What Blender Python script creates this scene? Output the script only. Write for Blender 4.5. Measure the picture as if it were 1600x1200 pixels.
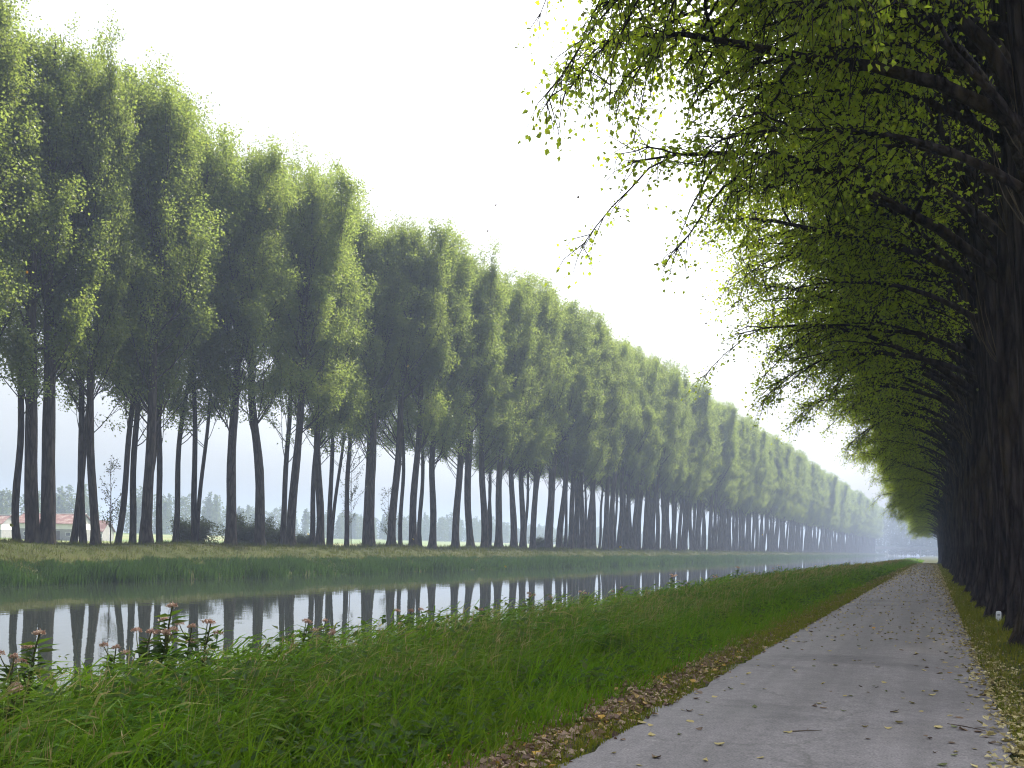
import bpy, math
import numpy as np
from mathutils import Matrix, Vector

for o in list(bpy.data.objects):
    bpy.data.objects.remove(o)
C = bpy.context.scene.collection
SC = bpy.context.scene
R = math.radians

# ------------------------------------------------------------------ camera
EYE = 1.6
YAW = math.atan(658 / 1600.0)
ROLL = R(1.2)
cam_d = bpy.data.cameras.new("camera")
cam_d.sensor_width = 36.0
cam_d.lens = 36.0
cam_d.shift_y = 0.1575
cam_d.clip_start = 0.1
cam_d.clip_end = 12000
cam = bpy.data.objects.new("camera", cam_d)
C.objects.link(cam)
CAM_ROT = Matrix.Rotation(YAW, 3, 'Z') @ Matrix.Rotation(R(90), 3, 'X') @ Matrix.Rotation(ROLL, 3, 'Z')
cam.matrix_world = Matrix.Translation((0, 0, EYE)) @ CAM_ROT.to_4x4()
SC.camera = cam

# ------------------------------------------------------------------ sky, sun, exposure
SUN_AZ = R(8)      # measured from +Y (along the canal) towards +X
SUN_EL = R(50)
world = bpy.data.worlds.new("World")
SC.world = world
world.use_nodes = True
wn, wl = world.node_tree.nodes, world.node_tree.links
wn.clear()
sky = wn.new("ShaderNodeTexSky")
sky.sky_type = 'NISHITA'
sky.sun_disc = False
sky.sun_elevation = SUN_EL
sky.sun_rotation = SUN_AZ
sky.air_density = 1.2
sky.dust_density = 4.0
sky.ozone_density = 1.0
bw = wn.new("ShaderNodeRGBToBW")
wl.new(sky.outputs[0], bw.inputs[0])
veil = wn.new("ShaderNodeMix"); veil.data_type = 'RGBA'; veil.blend_type = 'MULTIPLY'
veil.inputs[0].default_value = 1.0
wl.new(bw.outputs[0], veil.inputs[6])
veil.inputs[7].default_value = (1.22, 1.25, 1.30, 1)      # thin high cloud veil
mixs = wn.new("ShaderNodeMix"); mixs.data_type = 'RGBA'
mixs.inputs[0].default_value = 0.80
wl.new(sky.outputs[0], mixs.inputs[6]); wl.new(veil.outputs[2], mixs.inputs[7])
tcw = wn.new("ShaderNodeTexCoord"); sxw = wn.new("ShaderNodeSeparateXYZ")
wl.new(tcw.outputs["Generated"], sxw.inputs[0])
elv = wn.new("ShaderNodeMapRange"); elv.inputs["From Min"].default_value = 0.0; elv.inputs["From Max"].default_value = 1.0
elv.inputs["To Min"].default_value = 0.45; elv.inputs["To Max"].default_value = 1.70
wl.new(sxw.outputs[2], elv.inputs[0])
cl = wn.new("ShaderNodeTexNoise"); cl.inputs["Scale"].default_value = 2.2; cl.inputs["Detail"].default_value = 5; cl.inputs["Roughness"].default_value = 0.55
mpw = wn.new("ShaderNodeMapping"); mpw.inputs["Scale"].default_value = (1, 1, 3.2)
wl.new(tcw.outputs["Generated"], mpw.inputs[0]); wl.new(mpw.outputs[0], cl.inputs["Vector"])
clr = wn.new("ShaderNodeMapRange"); clr.inputs["From Min"].default_value = 0.3; clr.inputs["From Max"].default_value = 0.7
clr.inputs["To Min"].default_value = 0.93; clr.inputs["To Max"].default_value = 1.07
wl.new(cl.outputs[0], clr.inputs[0])
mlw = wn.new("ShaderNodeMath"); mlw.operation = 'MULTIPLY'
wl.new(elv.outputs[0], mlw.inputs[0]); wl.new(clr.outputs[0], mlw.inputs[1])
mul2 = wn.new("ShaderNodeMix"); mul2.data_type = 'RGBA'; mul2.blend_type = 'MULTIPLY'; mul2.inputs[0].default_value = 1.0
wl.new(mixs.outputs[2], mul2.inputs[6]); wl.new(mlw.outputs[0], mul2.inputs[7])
bg = wn.new("ShaderNodeBackground")
bg.inputs[1].default_value = 0.105
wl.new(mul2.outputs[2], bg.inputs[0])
wo = wn.new("ShaderNodeOutputWorld")
wl.new(bg.outputs[0], wo.inputs[0])

sun_d = bpy.data.lights.new("sun", 'SUN')
sun_d.energy = 4.6
sun_d.angle = R(5.0)
sun_d.color = (1.0, 0.91, 0.76)
sun = bpy.data.objects.new("sun", sun_d)
C.objects.link(sun)
sd = Vector((math.sin(SUN_AZ) * math.cos(SUN_EL), math.cos(SUN_AZ) * math.cos(SUN_EL), math.sin(SUN_EL)))
sun.rotation_euler = sd.to_track_quat('Z', 'Y').to_euler()
sun.location = (40, 120, 120)

SC.view_settings.view_transform = 'Standard'
SC.view_settings.look = 'None'
SC.view_settings.exposure = 1.55
SC.view_settings.gamma = 1.0
cy = SC.cycles
cy.max_bounces = 6
cy.diffuse_bounces = 3
cy.glossy_bounces = 3
cy.transmission_bounces = 4
cy.transparent_max_bounces = 6
cy.volume_bounces = 1
cy.use_denoising = True
cy.use_adaptive_sampling = True
cy.adaptive_threshold = 0.014
cy.filter_width = 1.15
cy.denoising_prefilter = 'ACCURATE'
cy.caustics_reflective = False
cy.caustics_refractive = False
cy.sample_clamp_indirect = 6.0

# ------------------------------------------------------------------ helpers
def tag(o, label=None, cat=None, group=None, kind=None):
    if label: o["label"] = label
    if cat: o["category"] = cat
    if group: o["group"] = group
    if kind: o["kind"] = kind
    return o

def empty(name, loc=(0, 0, 0), rot=(0, 0, 0), scale=1.0):
    o = bpy.data.objects.new(name, None)
    o.empty_display_size = 0.3
    o.location = loc
    o.rotation_euler = rot
    if np.isscalar(scale): scale = (scale,) * 3
    o.scale = scale
    C.objects.link(o)
    return o

def link(name, me, parent=None):
    o = bpy.data.objects.new(name, me)
    C.objects.link(o)
    if parent is not None: o.parent = parent
    return o

def copy_tree(src, loc, rot=(0, 0, 0), scale=1.0):
    r = src.copy(); C.objects.link(r)
    r.location = loc; r.rotation_euler = rot
    r.scale = (scale,) * 3 if np.isscalar(scale) else scale
    for ch in list(src.children):
        c = ch.copy(); C.objects.link(c); c.parent = r
        for g in list(ch.children):
            d = g.copy(); C.objects.link(d); d.parent = c
    return r

def pix(px, py, depth):
    """world point seen at photo pixel (1600x1200) at the given optical depth"""
    x = (px - 800) / 1600.0 * depth
    y = (852 - py) / 1600.0 * depth
    v = CAM_ROT @ Vector((x, y, -depth))
    return np.array([v.x, v.y, v.z + EYE])

def pix_on_x(px, X):
    """(Y, depth) of the point on the line x = X seen at photo column px (at eye level)"""
    t = math.tan(YAW)
    r = (px - 800) / 1600.0
    s, c = math.sin(YAW), math.cos(YAW)
    # (X c + Y s) / (-X s + Y c) = r
    Y = X * (c + r * s) / (r * c - s)
    return Y, -X * s + Y * c

class MB:
    """collects polygons, then builds one mesh"""
    def __init__(self):
        self.v, self.f, self.n = [], [], 0     # f: list of (array of indices [m,k], material index)
    def add(self, verts, faces, mat=0):
        verts = np.asarray(verts, dtype=np.float64).reshape(-1, 3)
        for fa in (faces if isinstance(faces, list) else [faces]):
            fa = np.asarray(fa, dtype=np.int64)
            if fa.size: self.f.append((fa + self.n, mat))
        self.v.append(verts); self.n += len(verts)
        return self
    def mesh(self, name, mats, smooth=False):
        me = bpy.data.meshes.new(name)
        V = np.concatenate(self.v) if self.v else np.zeros((0, 3))
        me.vertices.add(len(V))
        me.vertices.foreach_set("co", V.astype(np.float32).ravel())
        loops = np.concatenate([f.ravel() for f, m in self.f])
        sizes = np.concatenate([np.full(len(f), f.shape[1]) for f, m in self.f])
        mi = np.concatenate([np.full(len(f), m) for f, m in self.f])
        me.loops.add(len(loops))
        me.loops.foreach_set("vertex_index", loops.astype(np.int32))
        me.polygons.add(len(sizes))
        start = np.concatenate([[0], np.cumsum(sizes)[:-1]])
        me.polygons.foreach_set("loop_start", start.astype(np.int32))
        me.polygons.foreach_set("material_index", mi.astype(np.int32))
        me.polygons.foreach_set("use_smooth", np.full(len(sizes), smooth))
        for m in (mats if isinstance(mats, (list, tuple)) else [mats]):
            me.materials.append(m)
        me.update(calc_edges=True)
        me.validate()
        return me
    def box(self, c, s, mat=0, rz=0.0):
        c = np.array(c, float); s = np.array(s, float) / 2
        v = np.array([[-1,-1,-1],[1,-1,-1],[1,1,-1],[-1,1,-1],[-1,-1,1],[1,-1,1],[1,1,1],[-1,1,1]]) * s
        ca, sa = math.cos(rz), math.sin(rz)
        v = np.stack([v[:,0]*ca - v[:,1]*sa, v[:,0]*sa + v[:,1]*ca, v[:,2]], 1) + c
        f = [[0,3,2,1],[4,5,6,7],[0,1,5,4],[1,2,6,5],[2,3,7,6],[3,0,4,7]]
        return self.add(v, np.array(f), mat)
    def tube(self, pts, rad, sides=6, mat=0, wob=None):
        pts = np.asarray(pts, float); rad = np.asarray(rad, float)
        n = len(pts)
        d = np.gradient(pts, axis=0)
        d /= np.linalg.norm(d, axis=1)[:, None] + 1e-9
        up = np.array([0.13, 0.97, 0.21]) if abs(d[0][1]) < 0.8 else np.array([1.0, 0.1, 0.0])
        a = np.cross(d, up); a /= np.linalg.norm(a, axis=1)[:, None] + 1e-9
        b = np.cross(d, a)
        th = np.arange(sides) * 2 * math.pi / sides
        rr = rad[:, None] * np.ones(sides)[None, :]
        if wob is not None: rr = rr * wob
        v = pts[:, None, :] + rr[:, :, None] * (np.cos(th)[None, :, None] * a[:, None, :] + np.sin(th)[None, :, None] * b[:, None, :])
        i = np.arange(n - 1)[:, None] * sides
        j = np.arange(sides)[None, :]
        j2 = (j + 1) % sides
        q = np.stack([i + j, i + sides + j, i + sides + j2, i + j2], -1).reshape(-1, 4)
        self.add(v.reshape(-1, 3), q, mat)
        return self
    def ball(self, c, r, sx=1, sy=1, sz=1, mat=0, nu=8, nv=6):
        th = np.linspace(0, 2*math.pi, nu, endpoint=False)
        ph = np.linspace(0.12, math.pi - 0.12, nv)
        v = np.stack([np.outer(np.sin(ph), np.cos(th))*sx, np.outer(np.sin(ph), np.sin(th))*sy, np.outer(np.cos(ph), np.ones(nu))*sz], -1).reshape(-1,3)*r + np.array(c)
        i = np.arange(nv-1)[:,None]*nu; j = np.arange(nu)[None,:]; j2=(j+1)%nu
        q = np.stack([i+j, i+nu+j, i+nu+j2, i+j2], -1).reshape(-1,4)
        return self.add(v, q, mat)

def unit(v):
    return v / (np.linalg.norm(v, axis=-1, keepdims=True) + 1e-9)

def kites(mb, P, D, N, L, W, fold=0.15, mat=0, wide=0.38):
    """leaf shaped faces: base P, direction D, normal-ish N, length L, width W"""
    D = unit(D); S = unit(np.cross(D, N)); U = np.cross(S, D)
    L = np.asarray(L)[:, None]; W = np.asarray(W)[:, None]
    a = P
    b = P + D * L * wide + S * W * 0.5 + U * W * fold
    c = P + D * L
    d = P + D * L * wide - S * W * 0.5 + U * W * fold
    v = np.stack([a, b, c, d], 1).reshape(-1, 3)
    f = np.arange(len(P) * 4).reshape(-1, 4)
    mb.add(v, f, mat)

def blades(mb, P, H, W, bend, az, mat=0, facing=None, rng=None):
    """grass blades: three levels, bending by `bend` (horizontal reach as a share of H) towards az"""
    n = len(P)
    dirv = np.stack([np.cos(az), np.sin(az), np.zeros(n)], 1)
    fa = az + math.pi / 2 if facing is None else facing
    side = np.stack([np.cos(fa), np.sin(fa), np.zeros(n)], 1) * (W * 0.5)[:, None]
    Z = np.array([0, 0, 1.0])
    p1 = P + dirv * (bend * H * 0.25)[:, None] + Z * (H * 0.52)[:, None]
    vert = np.sqrt(np.clip(1 - (bend * 0.75) ** 2, 0.1, 1))
    p2 = P + dirv * (bend * H)[:, None] + Z * (H * vert)[:, None]
    v = np.stack([P - side, P + side, p1 - side * 0.75, p1 + side * 0.75, p2], 1).reshape(-1, 3)
    k = np.arange(n)[:, None] * 5
    q = k + np.array([[0, 1, 3, 2]]); t = k + np.array([[2, 3, 4]])
    mb.add(v, [q, t], mat)

# ------------------------------------------------------------------ materials
def new_mat(name):
    m = bpy.data.materials.new(name); m.use_nodes = True
    nt = m.node_tree; nt.nodes.clear()
    out = nt.nodes.new("ShaderNodeOutputMaterial")
    return m, nt, nt.nodes, nt.links, out

def ramp(nodes, stops, interp='LINEAR'):
    r = nodes.new("ShaderNodeValToRGB")
    r.color_ramp.interpolation = interp
    e = r.color_ramp.elements
    while len(e) < len(stops): e.new(0.5)
    for el, (p, c) in zip(e, stops):
        el.position = p; el.color = (c[0], c[1], c[2], 1)
    return r

def noise(nodes, links, scale, detail=4, rough=0.55, vec=None, dims='3D'):
    n = nodes.new("ShaderNodeTexNoise")
    n.noise_dimensions = dims
    n.inputs["Scale"].default_value = scale
    n.inputs["Detail"].default_value = detail
    n.inputs["Roughness"].default_value = rough
    if vec is not None: links.new(vec, n.inputs["Vector"])
    return n

def mixc(nodes, links, fac, a, b, blend='MIX'):
    m = nodes.new("ShaderNodeMix"); m.data_type = 'RGBA'; m.blend_type = blend
    for sock, val in ((m.inputs[0], fac), (m.inputs[6], a), (m.inputs[7], b)):
        if hasattr(val, "is_linked") or hasattr(val, "links"): links.new(val, sock)
        elif np.isscalar(val): sock.default_value = val
        else: sock.default_value = (val[0], val[1], val[2], 1)
    return m.outputs[2]

def coords(nodes, links, kind="Object", scale=(1, 1, 1)):
    tc = nodes.new("ShaderNodeTexCoord")
    mp = nodes.new("ShaderNodeMapping")
    mp.inputs["Scale"].default_value = scale
    links.new(tc.outputs[kind], mp.inputs[0])
    return mp.outputs[0]

def world_pos(nodes, links, scale=(1, 1, 1)):
    g = nodes.new("ShaderNodeNewGeometry")
    mp = nodes.new("ShaderNodeMapping"); mp.inputs["Scale"].default_value = scale
    links.new(g.outputs["Position"], mp.inputs[0])
    return mp.outputs[0]

def leaf_mat(name, stops, trans=(0.16, 0.22, 0.02), tfac=0.45, gloss=0.06, rough=0.45, objvar=0.25, patch=None):
    """leaf: diffuse + light passing through + a little gloss; the colour differs leaf by leaf"""
    m, nt, n, l, out = new_mat(name)
    g = n.new("ShaderNodeNewGeometry")
    r = ramp(n, stops)
    l.new(g.outputs["Random Per Island"], r.inputs[0])
    oi = n.new("ShaderNodeObjectInfo")
    hs = n.new("ShaderNodeHueSaturation")
    mr = n.new("ShaderNodeMapRange")
    mr.inputs["To Min"].default_value = 1 - objvar; mr.inputs["To Max"].default_value = 1 + objvar
    l.new(oi.outputs["Random"], mr.inputs[0]); l.new(mr.outputs[0], hs.inputs["Value"])
    col = r.outputs[0]
    if patch:
        nz = noise(n, l, patch[0], 3, 0.6, world_pos(n, l))
        rp = ramp(n, [(0.42, (0, 0, 0)), (0.62, (1, 1, 1))])
        l.new(nz.outputs[0], rp.inputs[0])
        ml = n.new("ShaderNodeMath"); ml.operation = 'MULTIPLY'; ml.inputs[1].default_value = patch[2]
        l.new(rp.outputs[0], ml.inputs[0])
        col = mixc(n, l, ml.outputs[0], col, patch[1])
    l.new(col, hs.inputs["Color"])
    d = n.new("ShaderNodeBsdfDiffuse"); l.new(hs.outputs[0], d.inputs[0])
    t = n.new("ShaderNodeBsdfTranslucent")
    tc = mixc(n, l, 0.6, hs.outputs[0], trans)
    l.new(tc, t.inputs[0])
    ms = n.new("ShaderNodeMixShader"); ms.inputs[0].default_value = tfac
    l.new(d.outputs[0], ms.inputs[1]); l.new(t.outputs[0], ms.inputs[2])
    gl = n.new("ShaderNodeBsdfGlossy"); gl.inputs["Roughness"].default_value = rough
    ms2 = n.new("ShaderNodeMixShader"); ms2.inputs[0].default_value = gloss
    l.new(ms.outputs[0], ms2.inputs[1]); l.new(gl.outputs[0], ms2.inputs[2])
    l.new(ms2.outputs[0], out.inputs[0])
    return m

def bark_mat(name, dark, light, moss, mossfac, ridge=9.0, bump=0.6):
    m, nt, n, l, out = new_mat(name)
    v = coords(n, l, "Object", (1, 1, 0.16))
    n1 = noise(n, l, ridge, 5, 0.65, v)
    w = n.new("ShaderNodeTexVoronoi"); w.feature = 'DISTANCE_TO_EDGE'; w.inputs["Scale"].default_value = ridge * 0.9
    vw = mixc(n, l, 0.12, v, n1.outputs["Color"])
    l.new(vw, w.inputs["Vector"])
    rv = ramp(n, [(0.0, (0, 0, 0)), (0.22, (1, 1, 1))])
    l.new(w.outputs["Distance"], rv.inputs[0])
    r1 = ramp(n, [(0.3, dark), (0.7, light)])
    l.new(n1.outputs[0], r1.inputs[0])
    col = mixc(n, l, rv.outputs[0], mixc(n, l, 1.0, r1.outputs[0], (0.45, 0.42, 0.42), 'MULTIPLY'), r1.outputs[0])
    n2 = noise(n, l, 1.3, 5, 0.7, coords(n, l, "Object", (1, 1, 0.35)))
    r2 = ramp(n, [(0.5, (0, 0, 0)), (0.68, (1, 1, 1))])
    l.new(n2.outputs[0], r2.inputs[0])
    mm = n.new("ShaderNodeMath"); mm.operation = 'MULTIPLY'; mm.inputs[1].default_value = mossfac
    l.new(r2.outputs[0], mm.inputs[0])
    col = mixc(n, l, mm.outputs[0], col, moss)
    p = n.new("ShaderNodeBsdfPrincipled"); p.inputs["Roughness"].default_value = 0.95
    p.inputs["Specular IOR Level"].default_value = 0.15
    l.new(col, p.inputs["Base Color"])
    hm = n.new("ShaderNodeMath"); hm.operation = 'ADD'
    l.new(rv.outputs[0], hm.inputs[0]); l.new(n1.outputs[0], hm.inputs[1])
    b = n.new("ShaderNodeBump"); b.inputs["Strength"].default_value = bump; b.inputs["Distance"].default_value = 0.05
    l.new(hm.outputs[0], b.inputs["Height"]); l.new(b.outputs[0], p.inputs["Normal"])
    l.new(p.outputs[0], out.inputs[0])
    return m

def plain_mat(name, a, b, scale=6.0, rough=0.8, spec=0.3, bump=0.0, vec=None):
    m, nt, n, l, out = new_mat(name)
    n1 = noise(n, l, scale, 5, 0.6, coords(n, l, "Object", vec or (1, 1, 1)))
    r = ramp(n, [(0.3, a), (0.7, b)])
    l.new(n1.outputs[0], r.inputs[0])
    p = n.new("ShaderNodeBsdfPrincipled"); p.inputs["Roughness"].default_value = rough
    p.inputs["Specular IOR Level"].default_value = spec
    l.new(r.outputs[0], p.inputs["Base Color"])
    if bump:
        bb = n.new("ShaderNodeBump"); bb.inputs["Strength"].default_value = bump; bb.inputs["Distance"].default_value = 0.02
        l.new(n1.outputs[0], bb.inputs["Height"]); l.new(bb.outputs[0], p.inputs["Normal"])
    l.new(p.outputs[0], out.inputs[0])
    return m

M = {}
M['bark_far'] = bark_mat("bark_brown_grey", (0.028, 0.022, 0.019), (0.092, 0.073, 0.060), (0.060, 0.058, 0.032), 0.35, 5.0, 0.5)
M['bark_near'] = bark_mat("bark_dark_furrowed", (0.014, 0.011, 0.012), (0.078, 0.062, 0.060), (0.095, 0.068, 0.026), 0.40, 7.0, 1.0)
M['leaf_far'] = leaf_mat("leaf_poplar_far", [(0.0, (0.030, 0.062, 0.014)), (0.5, (0.064, 0.110, 0.020)), (0.85, (0.105, 0.145, 0.026)), (0.97, (0.18, 0.17, 0.035))],
                         trans=(0.35, 0.44, 0.07), tfac=0.56, gloss=0.025, rough=0.35, objvar=0.22)
M['leaf_near'] = leaf_mat("leaf_poplar_near", [(0.0, (0.060, 0.095, 0.010)), (0.5, (0.100, 0.130, 0.010)), (0.85, (0.15, 0.155, 0.014)), (0.97, (0.24, 0.18, 0.03))],
                          trans=(0.52, 0.68, 0.04), tfac=0.70, gloss=0.02, rough=0.35, objvar=0.12)
M['leaf_shrub'] = leaf_mat("leaf_shrub", [(0.0, (0.025, 0.030, 0.014)), (0.6, (0.045, 0.052, 0.02)), (0.95, (0.085, 0.08, 0.035))], tfac=0.3, objvar=0.2)
M['leaf_wood'] = leaf_mat("leaf_far_wood", [(0.0, (0.045, 0.065, 0.03)), (0.6, (0.07, 0.09, 0.04)), (0.95, (0.10, 0.115, 0.05))], tfac=0.3, objvar=0.1, gloss=0.02)
M['grass'] = leaf_mat("grass_lush", [(0.0, (0.034, 0.110, 0.006)), (0.5, (0.082, 0.205, 0.008)), (0.9, (0.14, 0.24, 0.012)), (0.98, (0.24, 0.20, 0.06))],
                      trans=(0.20, 0.36, 0.01), tfac=0.42, gloss=0.006, objvar=0.0, patch=(0.9, (0.11, 0.13, 0.014), 0.5))
M['reed'] = leaf_mat("reed_leaf", [(0.0, (0.022, 0.075, 0.006)), (0.5, (0.064, 0.160, 0.009)), (0.88, (0.125, 0.205, 0.014)), (0.97, (0.25, 0.21, 0.07))],
                     trans=(0.12, 0.23, 0.012), tfac=0.40, gloss=0.010, rough=0.35, objvar=0.0, patch=(0.35, (0.12, 0.15, 0.02), 0.45))
M['drystem'] = leaf_mat("dry_stem", [(0.0, (0.16, 0.12, 0.04)), (0.5, (0.27, 0.22, 0.09)), (0.95, (0.38, 0.32, 0.16))], trans=(0.34, 0.27, 0.10), gloss=0.01, tfac=0.25, objvar=0.0)
M['mossgrass'] = leaf_mat("verge_grass", [(0.0, (0.085, 0.115, 0.010)), (0.5, (0.145, 0.165, 0.013)), (0.9, (0.22, 0.20, 0.022)), (0.98, (0.28, 0.20, 0.06))],
                          trans=(0.26, 0.26, 0.02), tfac=0.35, gloss=0.01, objvar=0.0, patch=(1.2, (0.06, 0.10, 0.015), 0.5))
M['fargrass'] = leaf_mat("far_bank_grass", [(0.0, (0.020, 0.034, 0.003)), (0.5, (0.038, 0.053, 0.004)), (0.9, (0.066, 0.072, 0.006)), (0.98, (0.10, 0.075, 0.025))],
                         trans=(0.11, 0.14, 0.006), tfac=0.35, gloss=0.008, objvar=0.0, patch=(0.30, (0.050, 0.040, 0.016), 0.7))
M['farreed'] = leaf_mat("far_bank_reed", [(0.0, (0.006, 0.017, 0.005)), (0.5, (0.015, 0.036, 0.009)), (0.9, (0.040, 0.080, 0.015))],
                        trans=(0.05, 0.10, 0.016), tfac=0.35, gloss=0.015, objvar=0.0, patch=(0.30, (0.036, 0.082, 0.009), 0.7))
M['leaf_weed'] = leaf_mat("leaf_weed", [(0.0, (0.030, 0.065, 0.014)), (0.7, (0.055, 0.10, 0.02)), (0.97, (0.10, 0.12, 0.03))], trans=(0.14, 0.24, 0.02), tfac=0.35, gloss=0.012, objvar=0.15)
M['flower'] = leaf_mat("flower_head_dry", [(0.0, (0.24, 0.12, 0.09)), (0.5, (0.44, 0.29, 0.22)), (0.95, (0.62, 0.50, 0.40))], trans=(0.3, 0.16, 0.12), tfac=0.25, objvar=0.2)
M['stem'] = plain_mat("weed_stem", (0.05, 0.07, 0.02), (0.10, 0.08, 0.035), 8)
M['litter'] = leaf_mat("leaf_litter", [(0.0, (0.055, 0.028, 0.02)), (0.3, (0.15, 0.085, 0.055)), (0.6, (0.29, 0.19, 0.13)), (0.9, (0.42, 0.31, 0.21)), (0.98, (0.44, 0.26, 0.03))],
                       trans=(0.3, 0.2, 0.08), tfac=0.12, gloss=0.04, objvar=0.0)
M['litter_y'] = leaf_mat("leaf_yellow_dry", [(0.0, (0.10, 0.075, 0.03)), (0.3, (0.28, 0.22, 0.075)), (0.65, (0.42, 0.34, 0.13)), (0.95, (0.52, 0.44, 0.22))],
                         trans=(0.4, 0.34, 0.08), tfac=0.12, gloss=0.05, objvar=0.12)
M['litter_b'] = leaf_mat("leaf_brown_dry", [(0.0, (0.06, 0.035, 0.022)), (1.0, (0.16, 0.10, 0.055))], trans=(0.2, 0.12, 0.05), tfac=0.1, objvar=0.3)
M['litter_g'] = leaf_mat("leaf_green_dropped", [(0.0, (0.045, 0.065, 0.014)), (1.0, (0.10, 0.11, 0.02))], trans=(0.2, 0.2, 0.03), tfac=0.15, objvar=0.3)
M['litter_o'] = leaf_mat("leaf_orange_dropped", [(0.0, (0.40, 0.17, 0.02)), (1.0, (0.50, 0.28, 0.03))], trans=(0.4, 0.2, 0.03), tfac=0.15, objvar=0.2)
M['twig'] = plain_mat("twig_bark", (0.035, 0.025, 0.018), (0.13, 0.09, 0.06), 20)
M['shoot'] = plain_mat("epicormic_shoot", (0.05, 0.035, 0.02), (0.12, 0.085, 0.045), 3)
M['white_paint'] = plain_mat("white_plastic", (0.72, 0.73, 0.76), (0.84, 0.84, 0.86), 20, 0.4, 0.4)
M['reflector'] = plain_mat("grey_reflector", (0.30, 0.31, 0.33), (0.42, 0.43, 0.45), 40, 0.25, 0.6)
M['render_wall'] = plain_mat("wall_grey_render", (0.22, 0.22, 0.22), (0.32, 0.31, 0.30), 1.5)
M['white_wall'] = plain_mat("wall_white_band", (0.75, 0.75, 0.74), (0.84, 0.84, 0.84), 2)
M['concrete'] = plain_mat("bridge_concrete", (0.20, 0.20, 0.20), (0.30, 0.30, 0.29), 0.6)
M['steel'] = plain_mat("bridge_rail_steel", (0.12, 0.13, 0.14), (0.2, 0.2, 0.21), 2)
M['wood_pole'] = plain_mat("pole_wood", (0.09, 0.075, 0.06), (0.16, 0.13, 0.11), 6)
M['glass_dark'] = plain_mat("window_dark", (0.02, 0.022, 0.025), (0.04, 0.04, 0.045), 3, 0.15, 0.5)
M['door_wood'] = plain_mat("door_brown", (0.06, 0.04, 0.03), (0.10, 0.07, 0.05), 4)

def roof_mat():
    m, nt, n, l, out = new_mat("roof_red_tiles")
    v = coords(n, l, "Object", (1, 1, 1))
    br = n.new("ShaderNodeTexWave"); br.inputs["Scale"].default_value = 2.2; br.bands_direction = 'X'
    br.inputs["Distortion"].default_value = 0.4
    l.new(v, br.inputs["Vector"])
    n1 = noise(n, l, 0.9, 5, 0.7, v)
    r = ramp(n, [(0.38, (0.11, 0.038, 0.030)), (0.52, (0.16, 0.07, 0.055)), (0.64, (0.26, 0.21, 0.19))])
    l.new(n1.outputs[0], r.inputs[0])
    col = mixc(n, l, 0.25, r.outputs[0], br.outputs["Color"], 'MULTIPLY')
    p = n.new("ShaderNodeBsdfPrincipled"); p.inputs["Roughness"].default_value = 0.85
    l.new(col, p.inputs["Base Color"]); l.new(p.outputs[0], out.inputs[0])
    return m
M['roof'] = roof_mat()

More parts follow.
